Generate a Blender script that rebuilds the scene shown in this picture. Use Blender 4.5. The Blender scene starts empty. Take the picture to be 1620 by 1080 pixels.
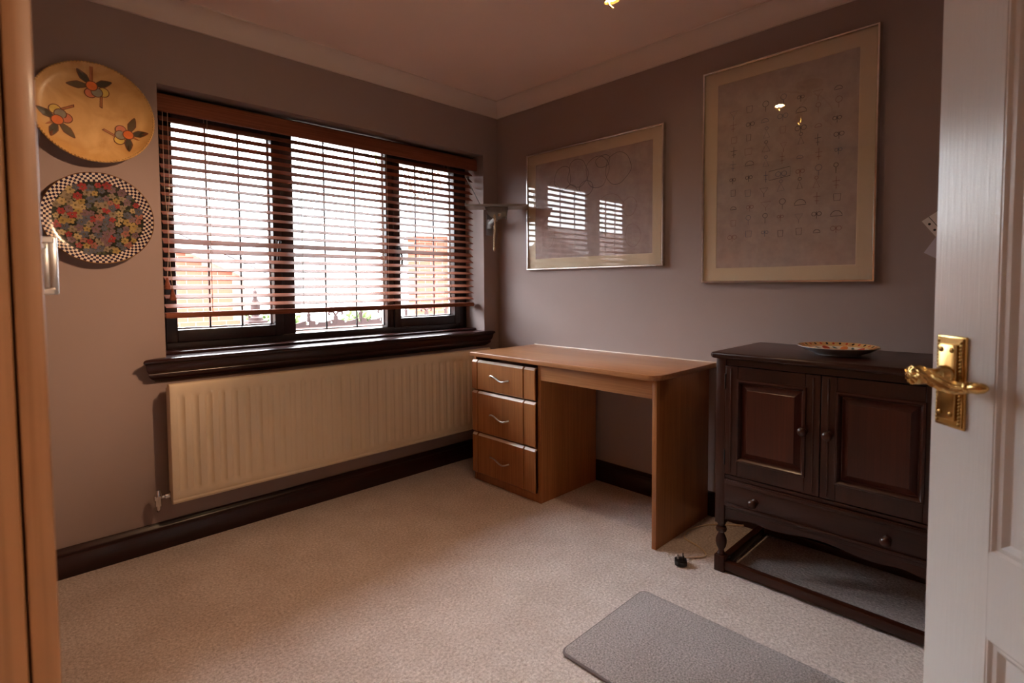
import bpy, bmesh, math, random
from mathutils import Vector, Matrix
random.seed(7)
S = bpy.context.scene
COL = S.collection
PI = math.pi

# ------------------------------------------------------------------ camera
CAM = Vector((-2.5268, -2.7425, 1.15))
YAW, PITCH, ROLL, FPX, PPX, PPY = -0.77819, -0.04598, -0.0055, 843.04, 817.0, 489.9
Fv = Vector((-math.sin(YAW)*math.cos(PITCH), math.cos(YAW)*math.cos(PITCH), math.sin(PITCH)))
Rv = Vector((math.cos(YAW), math.sin(YAW), 0))
Uv = Rv.cross(Fv)
R2 = Rv*math.cos(ROLL) + Uv*math.sin(ROLL)
U2 = Uv*math.cos(ROLL) - Rv*math.sin(ROLL)
cd = bpy.data.cameras.new('camera')
cam = bpy.data.objects.new('camera', cd); COL.objects.link(cam)
m = Matrix.Identity(4)
for i in range(3):
    m[i][0] = R2[i]; m[i][1] = U2[i]; m[i][2] = -Fv[i]; m[i][3] = CAM[i]
cam.matrix_world = m
cd.sensor_fit = 'HORIZONTAL'; cd.sensor_width = 36
cd.lens = FPX/1620*36
cd.shift_x = -(PPX-810)/1620
cd.shift_y = -(540-PPY)/1620
cd.clip_start = 0.02; cd.clip_end = 200
cd.dof.use_dof = True; cd.dof.focus_distance = 2.7; cd.dof.aperture_fstop = 5.0
S.camera = cam
FH = Vector((-math.sin(YAW), math.cos(YAW), 0)); RH = Rv.copy()

# ------------------------------------------------------------------ world (overcast sky), lamps' strength, exposure
SKY = 3.9      # radiance at the horizon; standard overcast sky, three times brighter at the zenith
LAMP_W = 11.5
LANDING_FILL_W = 16.0
w = bpy.data.worlds.new('overcast_sky'); S.world = w; w.use_nodes = True
bg = w.node_tree.nodes['Background']
bg.inputs[0].default_value = (0.90, 0.95, 1.0, 1)
_n = w.node_tree.nodes; _l = w.node_tree.links
_tc = _n.new('ShaderNodeTexCoord'); _sp = _n.new('ShaderNodeSeparateXYZ'); _mx = _n.new('ShaderNodeMath'); _mx.operation = 'MAXIMUM'; _mx.inputs[1].default_value = 0
_ma = _n.new('ShaderNodeMath'); _ma.operation = 'MULTIPLY_ADD'; _ma.inputs[1].default_value = 2*SKY; _ma.inputs[2].default_value = SKY
_l.new(_tc.outputs['Generated'], _sp.inputs[0]); _l.new(_sp.outputs['Z'], _mx.inputs[0]); _l.new(_mx.outputs[0], _ma.inputs[0]); _l.new(_ma.outputs[0], bg.inputs[1])
S.view_settings.view_transform = 'Standard'; S.view_settings.look = 'None'
S.view_settings.gamma = 1; S.view_settings.use_curve_mapping = False
S.view_settings.exposure = 1.97
try:
    S.cycles.use_denoising = True
    S.cycles.max_bounces = 10; S.cycles.diffuse_bounces = 6; S.cycles.glossy_bounces = 5
    S.cycles.transparent_max_bounces = 16
    S.cycles.caustics_reflective = False; S.cycles.caustics_refractive = False
    S.cycles.sample_clamp_indirect = 6.0
except Exception:
    pass

# ------------------------------------------------------------------ materials
def lin(c):
    return tuple(((x/255)/12.92 if x/255 <= .04045 else ((x/255+.055)/1.055)**2.4) for x in c) + (1,)
MATS = {}
def new_mat(name):
    mt = bpy.data.materials.new(name); mt.use_nodes = True
    nt = mt.node_tree; b = nt.nodes['Principled BSDF']
    MATS[name] = mt
    return mt, nt, b
def inp(b, k, v):
    if k in b.inputs: b.inputs[k].default_value = v
def noise_col(nt, b, c1, c2, scale, detail=4, stretch=(1, 1, 1), dist=0, lo=.35, hi=.65, rough=.5):
    tc = nt.nodes.new('ShaderNodeTexCoord'); mp = nt.nodes.new('ShaderNodeMapping')
    mp.inputs['Scale'].default_value = stretch
    n = nt.nodes.new('ShaderNodeTexNoise'); n.inputs['Scale'].default_value = scale
    n.inputs['Detail'].default_value = detail; n.inputs['Distortion'].default_value = dist
    n.inputs['Roughness'].default_value = rough
    r = nt.nodes.new('ShaderNodeValToRGB')
    r.color_ramp.elements[0].position = lo; r.color_ramp.elements[0].color = c1
    r.color_ramp.elements[1].position = hi; r.color_ramp.elements[1].color = c2
    L = nt.links
    L.new(tc.outputs['Object'], mp.inputs['Vector']); L.new(mp.outputs[0], n.inputs['Vector'])
    L.new(n.outputs['Fac'], r.inputs['Fac'])
    if b: L.new(r.outputs[0], b.inputs['Base Color'])
    return tc, mp, n, r
def add_bump(nt, b, tc, scale, strength, dist=.002, stretch=(1, 1, 1), detail=3):
    mp = nt.nodes.new('ShaderNodeMapping'); mp.inputs['Scale'].default_value = stretch
    n = nt.nodes.new('ShaderNodeTexNoise'); n.inputs['Scale'].default_value = scale; n.inputs['Detail'].default_value = detail
    bu = nt.nodes.new('ShaderNodeBump'); bu.inputs['Strength'].default_value = strength; bu.inputs['Distance'].default_value = dist
    nt.links.new(tc.outputs['Object'], mp.inputs['Vector']); nt.links.new(mp.outputs[0], n.inputs['Vector'])
    nt.links.new(n.outputs['Fac'], bu.inputs['Height']); nt.links.new(bu.outputs[0], b.inputs['Normal'])
    return n, bu
def paint(name, c, rough=.6, var=.04, scale=3, bump=0, bscale=200, spec=.5, metal=0, coat=0, bst=(1, 1, 1)):
    mt, nt, b = new_mat(name)
    c1 = tuple(x*(1-var) for x in c[:3]) + (1,); c2 = tuple(min(1, x*(1+var)) for x in c[:3]) + (1,)
    tc, *_ = noise_col(nt, b, c1, c2, scale)
    inp(b, 'Roughness', rough); inp(b, 'Metallic', metal); inp(b, 'Specular IOR Level', spec); inp(b, 'Coat Weight', coat)
    if bump: add_bump(nt, b, tc, bscale, bump, stretch=bst)
    return mt
def wood(name, cdark, clight, axis='z', rough=.4, scale=9, coat=0, spec=.5, bump=.08, contrast=.22):
    mt, nt, b = new_mat(name)
    st = {'x': (.07, 1, 1), 'y': (1, .07, 1), 'z': (1, 1, .07)}[axis]
    tc, mp, n, r = noise_col(nt, b, cdark, clight, scale, 6, st, .8, .5-contrast, .5+contrast, .6)
    # fine pores
    mp2 = nt.nodes.new('ShaderNodeMapping'); st2 = {'x': (.02, 1, 1), 'y': (1, .02, 1), 'z': (1, 1, .02)}[axis]
    mp2.inputs['Scale'].default_value = st2
    n2 = nt.nodes.new('ShaderNodeTexNoise'); n2.inputs['Scale'].default_value = 160; n2.inputs['Detail'].default_value = 2
    mx = nt.nodes.new('ShaderNodeMixRGB'); mx.blend_type = 'MULTIPLY'; mx.inputs[0].default_value = .35
    r2 = nt.nodes.new('ShaderNodeValToRGB'); r2.color_ramp.elements[0].position = .38; r2.color_ramp.elements[1].position = .6
    r2.color_ramp.elements[0].color = (.45, .4, .36, 1)
    L = nt.links
    L.new(tc.outputs['Object'], mp2.inputs['Vector']); L.new(mp2.outputs[0], n2.inputs['Vector']); L.new(n2.outputs['Fac'], r2.inputs[0])
    L.new(r.outputs[0], mx.inputs[1]); L.new(r2.outputs[0], mx.inputs[2]); L.new(mx.outputs[0], b.inputs['Base Color'])
    inp(b, 'Roughness', rough); inp(b, 'Coat Weight', coat); inp(b, 'Coat Roughness', .12); inp(b, 'Specular IOR Level', spec)
    bu = nt.nodes.new('ShaderNodeBump'); bu.inputs['Strength'].default_value = bump; bu.inputs['Distance'].default_value = .001
    L.new(n2.outputs['Fac'], bu.inputs['Height']); L.new(bu.outputs[0], b.inputs['Normal'])
    return mt
def metal(name, c, rough=.25, var=.08):
    return paint(name, c, rough, var, 30, 0, metal=1)
def glass(name, ior=1.5, tint=(1, 1, 1, 1)):
    mt = bpy.data.materials.new(name); mt.use_nodes = True; MATS[name] = mt
    nt = mt.node_tree; nt.nodes.clear()
    o = nt.nodes.new('ShaderNodeOutputMaterial'); mx = nt.nodes.new('ShaderNodeMixShader')
    t = nt.nodes.new('ShaderNodeBsdfTransparent'); g = nt.nodes.new('ShaderNodeBsdfGlossy')
    t.inputs[0].default_value = tint
    g.inputs['Roughness'].default_value = 0.0
    fr = nt.nodes.new('ShaderNodeFresnel'); fr.inputs[0].default_value = ior
    ge = nt.nodes.new('ShaderNodeNewGeometry')
    inv = nt.nodes.new('ShaderNodeMath'); inv.operation = 'SUBTRACT'; inv.inputs[0].default_value = 1
    mu = nt.nodes.new('ShaderNodeMath'); mu.operation = 'MULTIPLY'
    L = nt.links
    L.new(ge.outputs['Backfacing'], inv.inputs[1]); L.new(fr.outputs[0], mu.inputs[0]); L.new(inv.outputs[0], mu.inputs[1])
    L.new(mu.outputs[0], mx.inputs[0]); L.new(t.outputs[0], mx.inputs[1]); L.new(g.outputs[0], mx.inputs[2]); L.new(mx.outputs[0], o.inputs[0])
    return mt
def emit(name, c, s):
    mt, nt, b = new_mat(name)
    inp(b, 'Base Color', c); inp(b, 'Emission Color', c); inp(b, 'Emission Strength', s)
    return mt

WALL = paint('wall_paint_mauve_taupe', lin((156, 138, 134)), .75, .025, 2.5, .05, 260)
CEIL = paint('ceiling_paint_cream', lin((240, 222, 213)), .85, .02, 2, .04, 200)
COVE = paint('coving_paint_white', lin((222, 208, 200)), .6, .02, 3)
WHITE = paint('gloss_white_paint', lin((214, 211, 208)), .2, .015, 4, .18, 220, .5, bst=(1, 1, .06))
MAHOG = wood('mahogany_varnish', lin((32, 9, 8)), lin((56, 18, 15)), 'x', .28, 10, .15, spec=.4, bump=.05)
MAHOGY = wood('mahogany_varnish_y', lin((32, 9, 8)), lin((56, 18, 15)), 'y', .28, 10, .15, spec=.4, bump=.05)
FRAME = wood('rosewood_window_foil', lin((24, 15, 14)), lin((40, 24, 22)), 'z', .35, 10, .1)
BLIND = wood('cherry_blind_wood', lin((122, 70, 52)), lin((152, 94, 70)), 'x', .55, 8, 0, spec=.06, bump=.02, contrast=.3)
DESK_Z = wood('beech_laminate_upright', lin((150, 92, 50)), lin((186, 126, 76)), 'z', .35, 7, .1, bump=.02)
DESK_Y = wood('beech_laminate_top', lin((160, 104, 64)), lin((194, 138, 92)), 'y', .3, 7, .15, bump=.02)
DESK_EDGE = paint('pale_desk_edge', lin((236, 222, 206)), .2, .03, 10)
OAKD = wood('dark_oak_upright', lin((38, 16, 9)), lin((66, 30, 17)), 'z', .34, 9, .1, spec=.35, bump=.06)
OAKDY = wood('dark_oak_rails', lin((38, 16, 9)), lin((66, 30, 17)), 'y', .34, 9, .1, spec=.35, bump=.06)
OAKP = wood('dark_oak_panels', lin((54, 22, 13)), lin((82, 36, 21)), 'z', .34, 7, .1, spec=.35, bump=.06)
WARD = wood('wardrobe_light_oak', lin((156, 108, 70)), lin((178, 128, 86)), 'z', .45, 6, .05, bump=.03)
CREAM = paint('radiator_cream_enamel', lin((226, 209, 182)), .35, .015, 4)
CHROME = metal('polished_chrome', (.75, .75, .75, 1), .12)
SATIN = metal('satin_nickel', (.62, .60, .58, 1), .3)
BRASS = metal('polished_brass', lin((204, 170, 108)), .22)
BRASSD = metal('tarnished_brass', lin((140, 105, 55)), .35)
STEEL = metal('bracket_grey_steel', (.32, .32, .32, 1), .4)
STEELP = paint('bracket_silver_paint', lin((150, 148, 145)), .35, .03, 8)
SILVER = metal('silver_picture_frame', (.78, .74, .70, 1), .22)
MAT = paint('cream_mount_board', lin((208, 188, 160)), .9, .015, 5)
GLASS = glass('clear_window_glass')
PGLASS = glass('picture_glass', 1.78)
BLACK = paint('black_plastic', lin((26, 24, 26)), .35, .1, 5)
LEAD = paint('lead_strip', lin((40, 38, 40)), .5)
SPACER = paint('glazing_spacer', lin((190, 190, 195)), .35)
CORD = paint('blind_cord', lin((178, 150, 128)), .8)
CABLE = paint('cream_flex', lin((226, 205, 178)), .5)
ROPE = paint('twisted_beige_cord', lin((196, 170, 140)), .9)
PAPER = paint('white_paper', lin((225, 218, 214)), .8)
PAPERL = paint('lilac_paper', lin((200, 192, 204)), .8)
DARK = paint('dark_gap', lin((18, 12, 10)), .8)

# carpet
def carpet_mat(name, c1, c2, c3, fine, bstr, patch):
    mt, nt, b = new_mat(name)
    tc, mp, n, r = noise_col(nt, b, c1, c2, fine, 3, lo=.3, hi=.7, rough=.8)
    n2 = nt.nodes.new('ShaderNodeTexNoise'); n2.inputs['Scale'].default_value = patch; n2.inputs['Detail'].default_value = 9; n2.inputs['Roughness'].default_value = .62
    r2 = nt.nodes.new('ShaderNodeValToRGB'); r2.color_ramp.elements[0].position = .4; r2.color_ramp.elements[1].position = .62
    r2.color_ramp.elements[0].color = c3
    mx = nt.nodes.new('ShaderNodeMixRGB'); mx.blend_type = 'MULTIPLY'; mx.inputs[0].default_value = .8
    L = nt.links
    L.new(tc.outputs['Object'], n2.inputs['Vector']); L.new(n2.outputs['Fac'], r2.inputs[0])
    L.new(r.outputs[0], mx.inputs[1]); L.new(r2.outputs[0], mx.inputs[2]); L.new(mx.outputs[0], b.inputs['Base Color'])
    inp(b, 'Roughness', 1.0); inp(b, 'Specular IOR Level', .1); inp(b, 'Sheen Weight', .25); inp(b, 'Sheen Roughness', .5)
    add_bump(nt, b, tc, fine*.9, bstr, .006, detail=4)
    return mt
CARPET = carpet_mat('beige_cut_pile_carpet', lin((178, 163, 156)), lin((252, 243, 239)), (.86, .83, .81, 1), 105, 1.0, 5)
RUG = carpet_mat('grey_rug_pile', lin((104, 97, 98)), lin((222, 212, 210)), (.92, .92, .92, 1), 165, 1.0, 5)
RUGE = paint('grey_rug_binding', lin((128, 118, 118)), .9)

# ------------------------------------------------------------------ mesh helpers
OFF = {}
def tag(o, label=None, cat=None, group=None, kind=None):
    if label: o['label'] = label
    if cat: o['category'] = cat
    if group: o['group'] = group
    if kind: o['kind'] = kind
    return o
def empty(name, loc, label=None, cat=None, group=None, kind=None):
    o = bpy.data.objects.new(name, None); COL.objects.link(o); o.location = loc; o.empty_display_size = .05
    OFF[o] = Vector(loc)
    return tag(o, label, cat, group, kind)
def build(name, bm, mat, parent=None, smooth=None, origin=None):
    bmesh.ops.recalc_face_normals(bm, faces=bm.faces)
    off = OFF[parent] if parent is not None else Vector(origin) if origin else Vector((0, 0, 0))
    if off.length: bmesh.ops.translate(bm, vec=-off, verts=bm.verts)
    me = bpy.data.meshes.new(name); bm.to_mesh(me); bm.free()
    for mm in (mat if isinstance(mat, (list, tuple)) else [mat]): me.materials.append(mm)
    if smooth:
        me.shade_smooth()
        me.set_sharp_from_angle(angle=math.radians(smooth))
    o = bpy.data.objects.new(name, me); COL.objects.link(o)
    if parent is not None: o.parent = parent
    elif origin: o.location = origin
    OFF[o] = off
    return o
def NB(): return bmesh.new()
def abox(bm, x0, x1, y0, y1, z0, z1, bev=0, seg=2, T=None, mi=0):
    t = bmesh.new()
    r = bmesh.ops.create_cube(t, size=1)
    for v in t.verts:
        v.co = Vector(((x0+x1)/2 + v.co.x*(x1-x0), (y0+y1)/2 + v.co.y*(y1-y0), (z0+z1)/2 + v.co.z*(z1-z0)))
    if bev: bmesh.ops.bevel(t, geom=t.edges[:], offset=bev, segments=seg, affect='EDGES', profile=.5)
    merge(bm, t, T, mi)
def merge(bm, t, T=None, mi=0):
    mp = {}
    for v in t.verts:
        mp[v] = bm.verts.new(T(v.co) if T else v.co)
    for f in t.faces:
        try:
            nf = bm.faces.new([mp[v] for v in f.verts]); nf.material_index = mi or f.material_index
        except ValueError: pass
    t.free()
def box(name, x0, x1, y0, y1, z0, z1, mat, parent=None, bev=0.0, seg=2, T=None, origin=None):
    bm = NB(); abox(bm, min(x0, x1), max(x0, x1), min(y0, y1), max(y0, y1), min(z0, z1), max(z0, z1), bev, seg, T)
    return build(name, bm, mat, parent, 40 if bev else None, origin)
def alathe(bm, prof, T, n=32, cap=True, mi=None):
    """prof: (r, h) list revolved; T maps local (x, y, h) to world"""
    rings = []
    for r, h in prof:
        if r < 1e-6: rings.append([bm.verts.new(T(Vector((0, 0, h))))])
        else: rings.append([bm.verts.new(T(Vector((r*math.cos(2*PI*k/n), r*math.sin(2*PI*k/n), h)))) for k in range(n)])
    for i in range(len(rings)-1):
        a, b = rings[i], rings[i+1]
        for k in range(n):
            k2 = (k+1) % n
            vs = [a[k % len(a)], a[k2 % len(a)], b[k2 % len(b)], b[k % len(b)]]
            u = []
            for v in vs:
                if v not in u: u.append(v)
            if len(u) >= 3:
                f = bm.faces.new(u)
                if mi: f.material_index = mi(i, k)
    if cap:
        for rg in (rings[0], rings[-1]):
            if len(rg) > 2: bm.faces.new(rg)
def frame_T(o, ax, ux=None):
    """local z -> ax, placed at o"""
    ax = Vector(ax).normalized()
    ux = Vector(ux) if ux else (Vector((1, 0, 0)) if abs(ax.x) < .9 else Vector((0, 1, 0)))
    ux = (ux - ax*ux.dot(ax)).normalized(); uy = ax.cross(ux); o = Vector(o)
    return lambda c: o + ux*c.x + uy*c.y + ax*c.z
def atube(bm, pts, r, n=8, closed=False, cap=True):
    pts = [Vector(p) for p in pts]; N = len(pts)
    rr = r if isinstance(r, (list, tuple)) else [r]*N
    rings = []; up = None
    for i, p in enumerate(pts):
        a = pts[(i-1) % N] if (closed or i > 0) else p
        b = pts[(i+1) % N] if (closed or i < N-1) else p
        t = (b-a).normalized()
        if up is None:
            up = Vector((0, 0, 1)) if abs(t.z) < .9 else Vector((1, 0, 0))
        up = (up - t*up.dot(t))
        if up.length < 1e-6: up = t.orthogonal()
        up.normalize(); s = t.cross(up)
        rings.append([bm.verts.new(p + (up*math.cos(2*PI*k/n) + s*math.sin(2*PI*k/n))*rr[i]) for k in range(n)])
    for i in range(N if closed else N-1):
        a, b = rings[i], rings[(i+1) % N]
        for k in range(n):
            bm.faces.new([a[k], a[(k+1) % n], b[(k+1) % n], b[k]])
    if cap and not closed:
        bm.faces.new(rings[0][::-1]); bm.faces.new(rings[-1])
def tube(name, pts, r, mat, parent=None, n=8, closed=False, origin=None):
    bm = NB(); atube(bm, pts, r, n, closed); return build(name, bm, mat, parent, 50, origin)
def aprism(bm, poly, f0, f1):
    """poly 2D pts; f0/f1 map pt -> 3D at both ends"""
    a = [bm.verts.new(f0(p)) for p in poly]; b = [bm.verts.new(f1(p)) for p in poly]
    n = len(poly)
    for i in range(n): bm.faces.new([a[i], a[(i+1) % n], b[(i+1) % n], b[i]])
    bm.faces.new(a[::-1]); bm.faces.new(b)
def prism(name, poly, f0, f1, mat, parent=None, smooth=35, origin=None):
    bm = NB(); aprism(bm, poly, f0, f1); return build(name, bm, mat, parent, smooth, origin)
def smoothpath(pts, k=8):
    pts = [Vector(p) for p in pts]; out = []
    for i in range(len(pts)-1):
        p0 = pts[max(i-1, 0)]; p1 = pts[i]; p2 = pts[i+1]; p3 = pts[min(i+2, len(pts)-1)]
        for j in range(k):
            t = j/k
            out.append(.5*((2*p1) + (p2-p0)*t + (2*p0-5*p1+4*p2-p3)*t*t + (3*p1-p0-3*p2+p3)*t**3))
    out.append(pts[-1]); return out

# ================================================================== ROOM SHELL
XL, YB, ZC = -3.10, -3.16, 2.375
OX0, OX1, OZ0, OZ1 = -1.988, -0.132, 0.80, 2.026     # window opening
WT = .29
box('floor', XL, .15, YB-1.6, WT, -.12, 0, CARPET); tag(bpy.data.objects['floor'], 'pale beige cut pile carpet covering the floor', 'carpet', kind='structure')
tag(box('ceiling', XL-.1, .15, YB-1.6, WT, ZC, ZC+.12, CEIL), 'plain cream painted ceiling above the coving', 'ceiling', kind='structure')
bm = NB()
abox(bm, XL-.1, OX0, 0, WT, 0, ZC); abox(bm, OX1, .15, 0, WT, 0, ZC)
abox(bm, OX0, OX1, 0, WT, 0, OZ0); abox(bm, OX0, OX1, 0, WT, OZ1, ZC)
tag(build('wall_window', bm, WALL), 'mauve taupe wall around the window', 'wall', kind='structure')
tag(box('wall_right', 0, .15, YB-1.6, 0, 0, ZC, WALL), 'mauve taupe wall with the framed pictures', 'wall', kind='structure')
tag(box('wall_left', XL-.1, XL, YB-1.6, 0, 0, ZC, WALL), 'mauve taupe wall behind the wardrobe', 'wall', kind='structure')
DX0, DX1, DZ = -2.75, -1.93, 2.03
bm = NB()
abox(bm, XL, DX0, YB-.12, YB, 0, ZC); abox(bm, DX1, 0, YB-.12, YB, 0, ZC); abox(bm, DX0, DX1, YB-.12, YB, DZ, ZC)
tag(build('wall_back', bm, WALL), 'mauve taupe wall with the doorway', 'wall', kind='structure')
tag(box('wall_hall', XL, .0, YB-1.6, YB-1.5, 0, ZC, WALL), 'landing wall beyond the doorway', 'wall', kind='structure')

# coving: concave quarter with a small step at each end
def cove_poly():
    p = [(0, 0), (.012, 0), (.012, .010)]
    cx, cz, r = .085, .006, .073
    for k in range(9):
        a = PI - (PI/2)*k/8
        p.append((cx + r*math.cos(a), cz + r*math.sin(a)))
    p += [(.085, .085), (0, .085)]
    return p
cp = cove_poly()   # (offset from wall, height above cove bottom)
cz0 = ZC-.085
prism('trim_1', cp, lambda p: (XL, -p[0], cz0+p[1]), lambda p: (-p[0], -p[0], cz0+p[1]), COVE)
prism('trim_2', cp, lambda p: (-p[0], -p[0], cz0+p[1]), lambda p: (-p[0], YB, cz0+p[1]), COVE)
tag(bpy.data.objects['trim_1'], 'white concave coving above the window', 'coving', kind='structure')
tag(bpy.data.objects['trim_2'], 'white concave coving above the pictures', 'coving', kind='structure')
# baseboards
def base_poly():
    return [(0, 0), (.020, 0), (.020, .078), (.017, .084), (.0175, .090), (.0205, .094), (.021, .099), (.0185, .104), (.013, .108), (.010, .113), (.007, .118), (0, .118)]
bp = base_poly()
tag(prism('baseboard_window', bp, lambda p: (XL, -p[0], p[1]), lambda p: (-p[0], -p[0], p[1]), MAHOG), 'dark mahogany skirting board under the radiator', 'skirting', kind='structure')
tag(prism('baseboard_right', bp, lambda p: (-p[0], -p[0], p[1]), lambda p: (-p[0], YB, p[1]), MAHOGY), 'dark mahogany skirting board behind the desk and cabinet', 'skirting', kind='structure')

# ------------------------------------------------------------------ window
SILLZ = .842
win = empty('window_1', (OX0, .19, SILLZ), 'dark rosewood three light casement window with leaded panes', 'window', kind='structure')
YF, YG = .19, .262
bm = NB()
abox(bm, OX0, -1.945, YF, YG, SILLZ, OZ1, .004); abox(bm, -.200, OX1, YF, YG, SILLZ, OZ1, .004)
abox(bm, -1.945, -.200, YF, YG, 1.992, OZ1, .004); abox(bm, -1.945, -.200, YF, YG, SILLZ, .893, .004)
build('outer_frame', bm, FRAME, win, 40)
for x0, x1 in ((-1.412, -1.338), (-.767, -.715)): box('mullion', x0, x1, YF-.001, YG, .893, 1.992, FRAME, win, .004)
def pane(x0, x1, z0, z1, par):
    g = box('pane', x0, x1, .222, .226, z0, z1, GLASS, par)
    bm = NB()
    for a, b, c, d in ((x0, x0+.007, z0, z1), (x1-.007, x1, z0, z1), (x0, x1, z0, z0+.007), (x0, x1, z1-.007, z1)):
        abox(bm, a, b, .228, .242, c, d)
    build('spacer', bm, SPACER, par)
    for k in (1, 2):
        x = x0 + (x1-x0)*k/3
        box('lead_strip', x-.004, x+.004, .219, .229, z0, z1, LEAD, par, .001, 1)
def sash(x0, x1, gx0, gx1, z0, z1, gz0, gz1):
    bm = NB()
    y0, y1 = YF-.012, .25
    abox(bm, x0, gx0, y0, y1, z0, z1, .005); abox(bm, gx1, x1, y0, y1, z0, z1, .005)
    abox(bm, gx0-.001, gx1+.001, y0+.0005, y1, z0, gz0, .005); abox(bm, gx0-.001, gx1+.001, y0+.0005, y1, gz1, z1, .005)
    s = build('sash', bm, FRAME, win, 40)
    pane(gx0, gx1, gz0, gz1, s); return s
sl = sash(-1.948, -1.408, -1.90, -1.452, .888, 1.996, .947, 1.935)
sr = sash(-.720, -.197, -.672, -.245, .888, 1.996, .947, 1.935)
pane(-1.338, -.767, .902, 1.992, win)
# casement handles
for hx, sg in ((-1.430, -1), (-.698, 1)):
    bm = NB()
    abox(bm, hx-.011, hx+.011, .168, .179, 1.33, 1.41, .004)
    atube(bm, smoothpath([(hx, .172, 1.385), (hx, .150, 1.385), (hx+sg*.006, .142, 1.37), (hx+sg*.012, .142, 1.31), (hx+sg*.012, .144, 1.285)]), .007, 8)
    build('casement_handle', bm, BLACK, win, 50)

# sill board with mitred moulded nose
prof = [(-.19, SILLZ), (.048, SILLZ), (.056, SILLZ-.003), (.060, SILLZ-.009), (.059, SILLZ-.015), (.053, SILLZ-.019), (.050, SILLZ-.024),
        (.049, SILLZ-.034), (.046, SILLZ-.048), (.040, SILLZ-.060), (.036, SILLZ-.064), (.038, SILLZ-.068), (.038, SILLZ-.073),
        (.034, SILLZ-.080), (.024, SILLZ-.090), (.016, SILLZ-.095), (.012, SILLZ-.100), (0, SILLZ-.100), (0, SILLZ-.035), (-.19, SILLZ-.035)]
sill = empty('window_sill', (-1.06, 0, SILLZ-.1), 'dark mahogany moulded window sill board with ogee front edge', 'window sill', kind='structure')
def xe(base, sg):
    def f(p):
        return (base + sg*p[0] if p[0] > 0 else None)
    return f
bm = NB()
pn = [p for p in prof if p[0] >= 0]; pn = [(0, SILLZ)] + [p for p in pn if not (p[0] == 0 and p[1] > SILLZ-.09)] + [(0, SILLZ-.02)]
pn = [(0, SILLZ), (.048, SILLZ)] + prof[2:18]
aprism(bm, pn, lambda p: (-2.022-p[0], -p[0], p[1]), lambda p: (-.145+p[0], -p[0], p[1]))
build('sill_nose', bm, MAHOG, sill, 40)
box('sill_board', OX0, OX1, 0, YF, SILLZ-.035, SILLZ, MAHOG, sill)
box('sill_step', OX0, OX1, .085, YF, SILLZ, SILLZ+.014, MAHOG, sill, .004)

# ------------------------------------------------------------------ venetian blind
bl = empty('venetian_blind', (-1.06, .10, 1.0), 'reddish wooden venetian blind half open in the window recess', 'blind')
BX0, BX1 = -1.966, -.158
vp = [(0, 1.926), (.016, 1.926), (.018, 1.935), (.018, 1.992), (.012, 2.002), (0, 2.004)]
prism('valance', vp, lambda p: (-1.979, .066-p[0], p[1]), lambda p: (-.146, .066-p[0], p[1]), BLIND, bl)
box('headrail', BX0, BX1, .072, .130, 1.958, 2.012, BLACK, bl, .002)
bm = NB()
L = BX1-BX0
abox(bm, -L/2, L/2, -.025, .025, -.0015, .0015, .0012, 1)
me = bpy.data.meshes.new('slat')
bmesh.ops.recalc_face_normals(bm, faces=bm.faces); bm.to_mesh(me); bm.free(); me.materials.append(BLIND)
tilts = [37, 36, 35, 34, 33, 31, 28, 25, 23, 22, 22, 23, 24, 33, 29, 22, 21, 21, 20, 20, 18]
YS = .100; ZT, PITCHS = 1.908, .0422
for i, t in enumerate(tilts):
    o = bpy.data.objects.new('slat', me); COL.objects.link(o); o.parent = bl
    z = ZT - PITCHS*i
    o.location = Vector(((BX0+BX1)/2, YS, z)) - OFF[bl]
    o.rotation_euler = (math.radians(t + random.uniform(-.8, .8)), random.uniform(-.0012, .0012), 0)
box('bottom_rail', BX0-.002, BX1+.002, YS-.027, YS+.025, 1.008, 1.034, BLIND, bl, .006)
for x in (-1.778, -1.339, -.851, -.363):
    bm = NB()
    zb = 1.03
    for yy in (YS-.026, YS+.026): atube(bm, [(x, yy, 1.96), (x, yy, zb)], .0009, 5)
    atube(bm, [(x+.008, YS, 1.96), (x+.008, YS, zb)], .0010, 5)
    for i in range(len(tilts)):
        z = ZT-PITCHS*i-.006; tt = math.tan(math.radians(tilts[i]))*.026
        atube(bm, [(x, YS-.026, z-tt), (x, YS+.026, z+tt)], .0007, 4, cap=False)
    build('ladder_cord', bm, CORD, bl)
for x, zt, in ((-1.962, 1.165), (-1.943, 1.115)):
    c = tube('pull_cord', smoothpath([(x+.004, .058, 1.94), (x+.002, .056, 1.6), (x+(.012 if zt > 1.14 else -.010), .055, 1.40), (x, .055, zt+.02)], 6), .0012, CORD, bl, 5)
    bm = NB()
    alathe(bm, [(.0, .028), (.004, .028), (.0055, .020), (.007, .012), (.011, -.004), (.0135, -.016), (.012, -.024), (0, -.026)], frame_T((x, .055, zt), (0, 0, 1)), 14)
    build('tassel', bm, BLIND, c, 40)
c = tube('tilt_cord', [(-.835, .062, 1.94), (-.832, .058, 1.5), (-.834, .06, 1.05)], .001, CORD, bl, 5)

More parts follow.
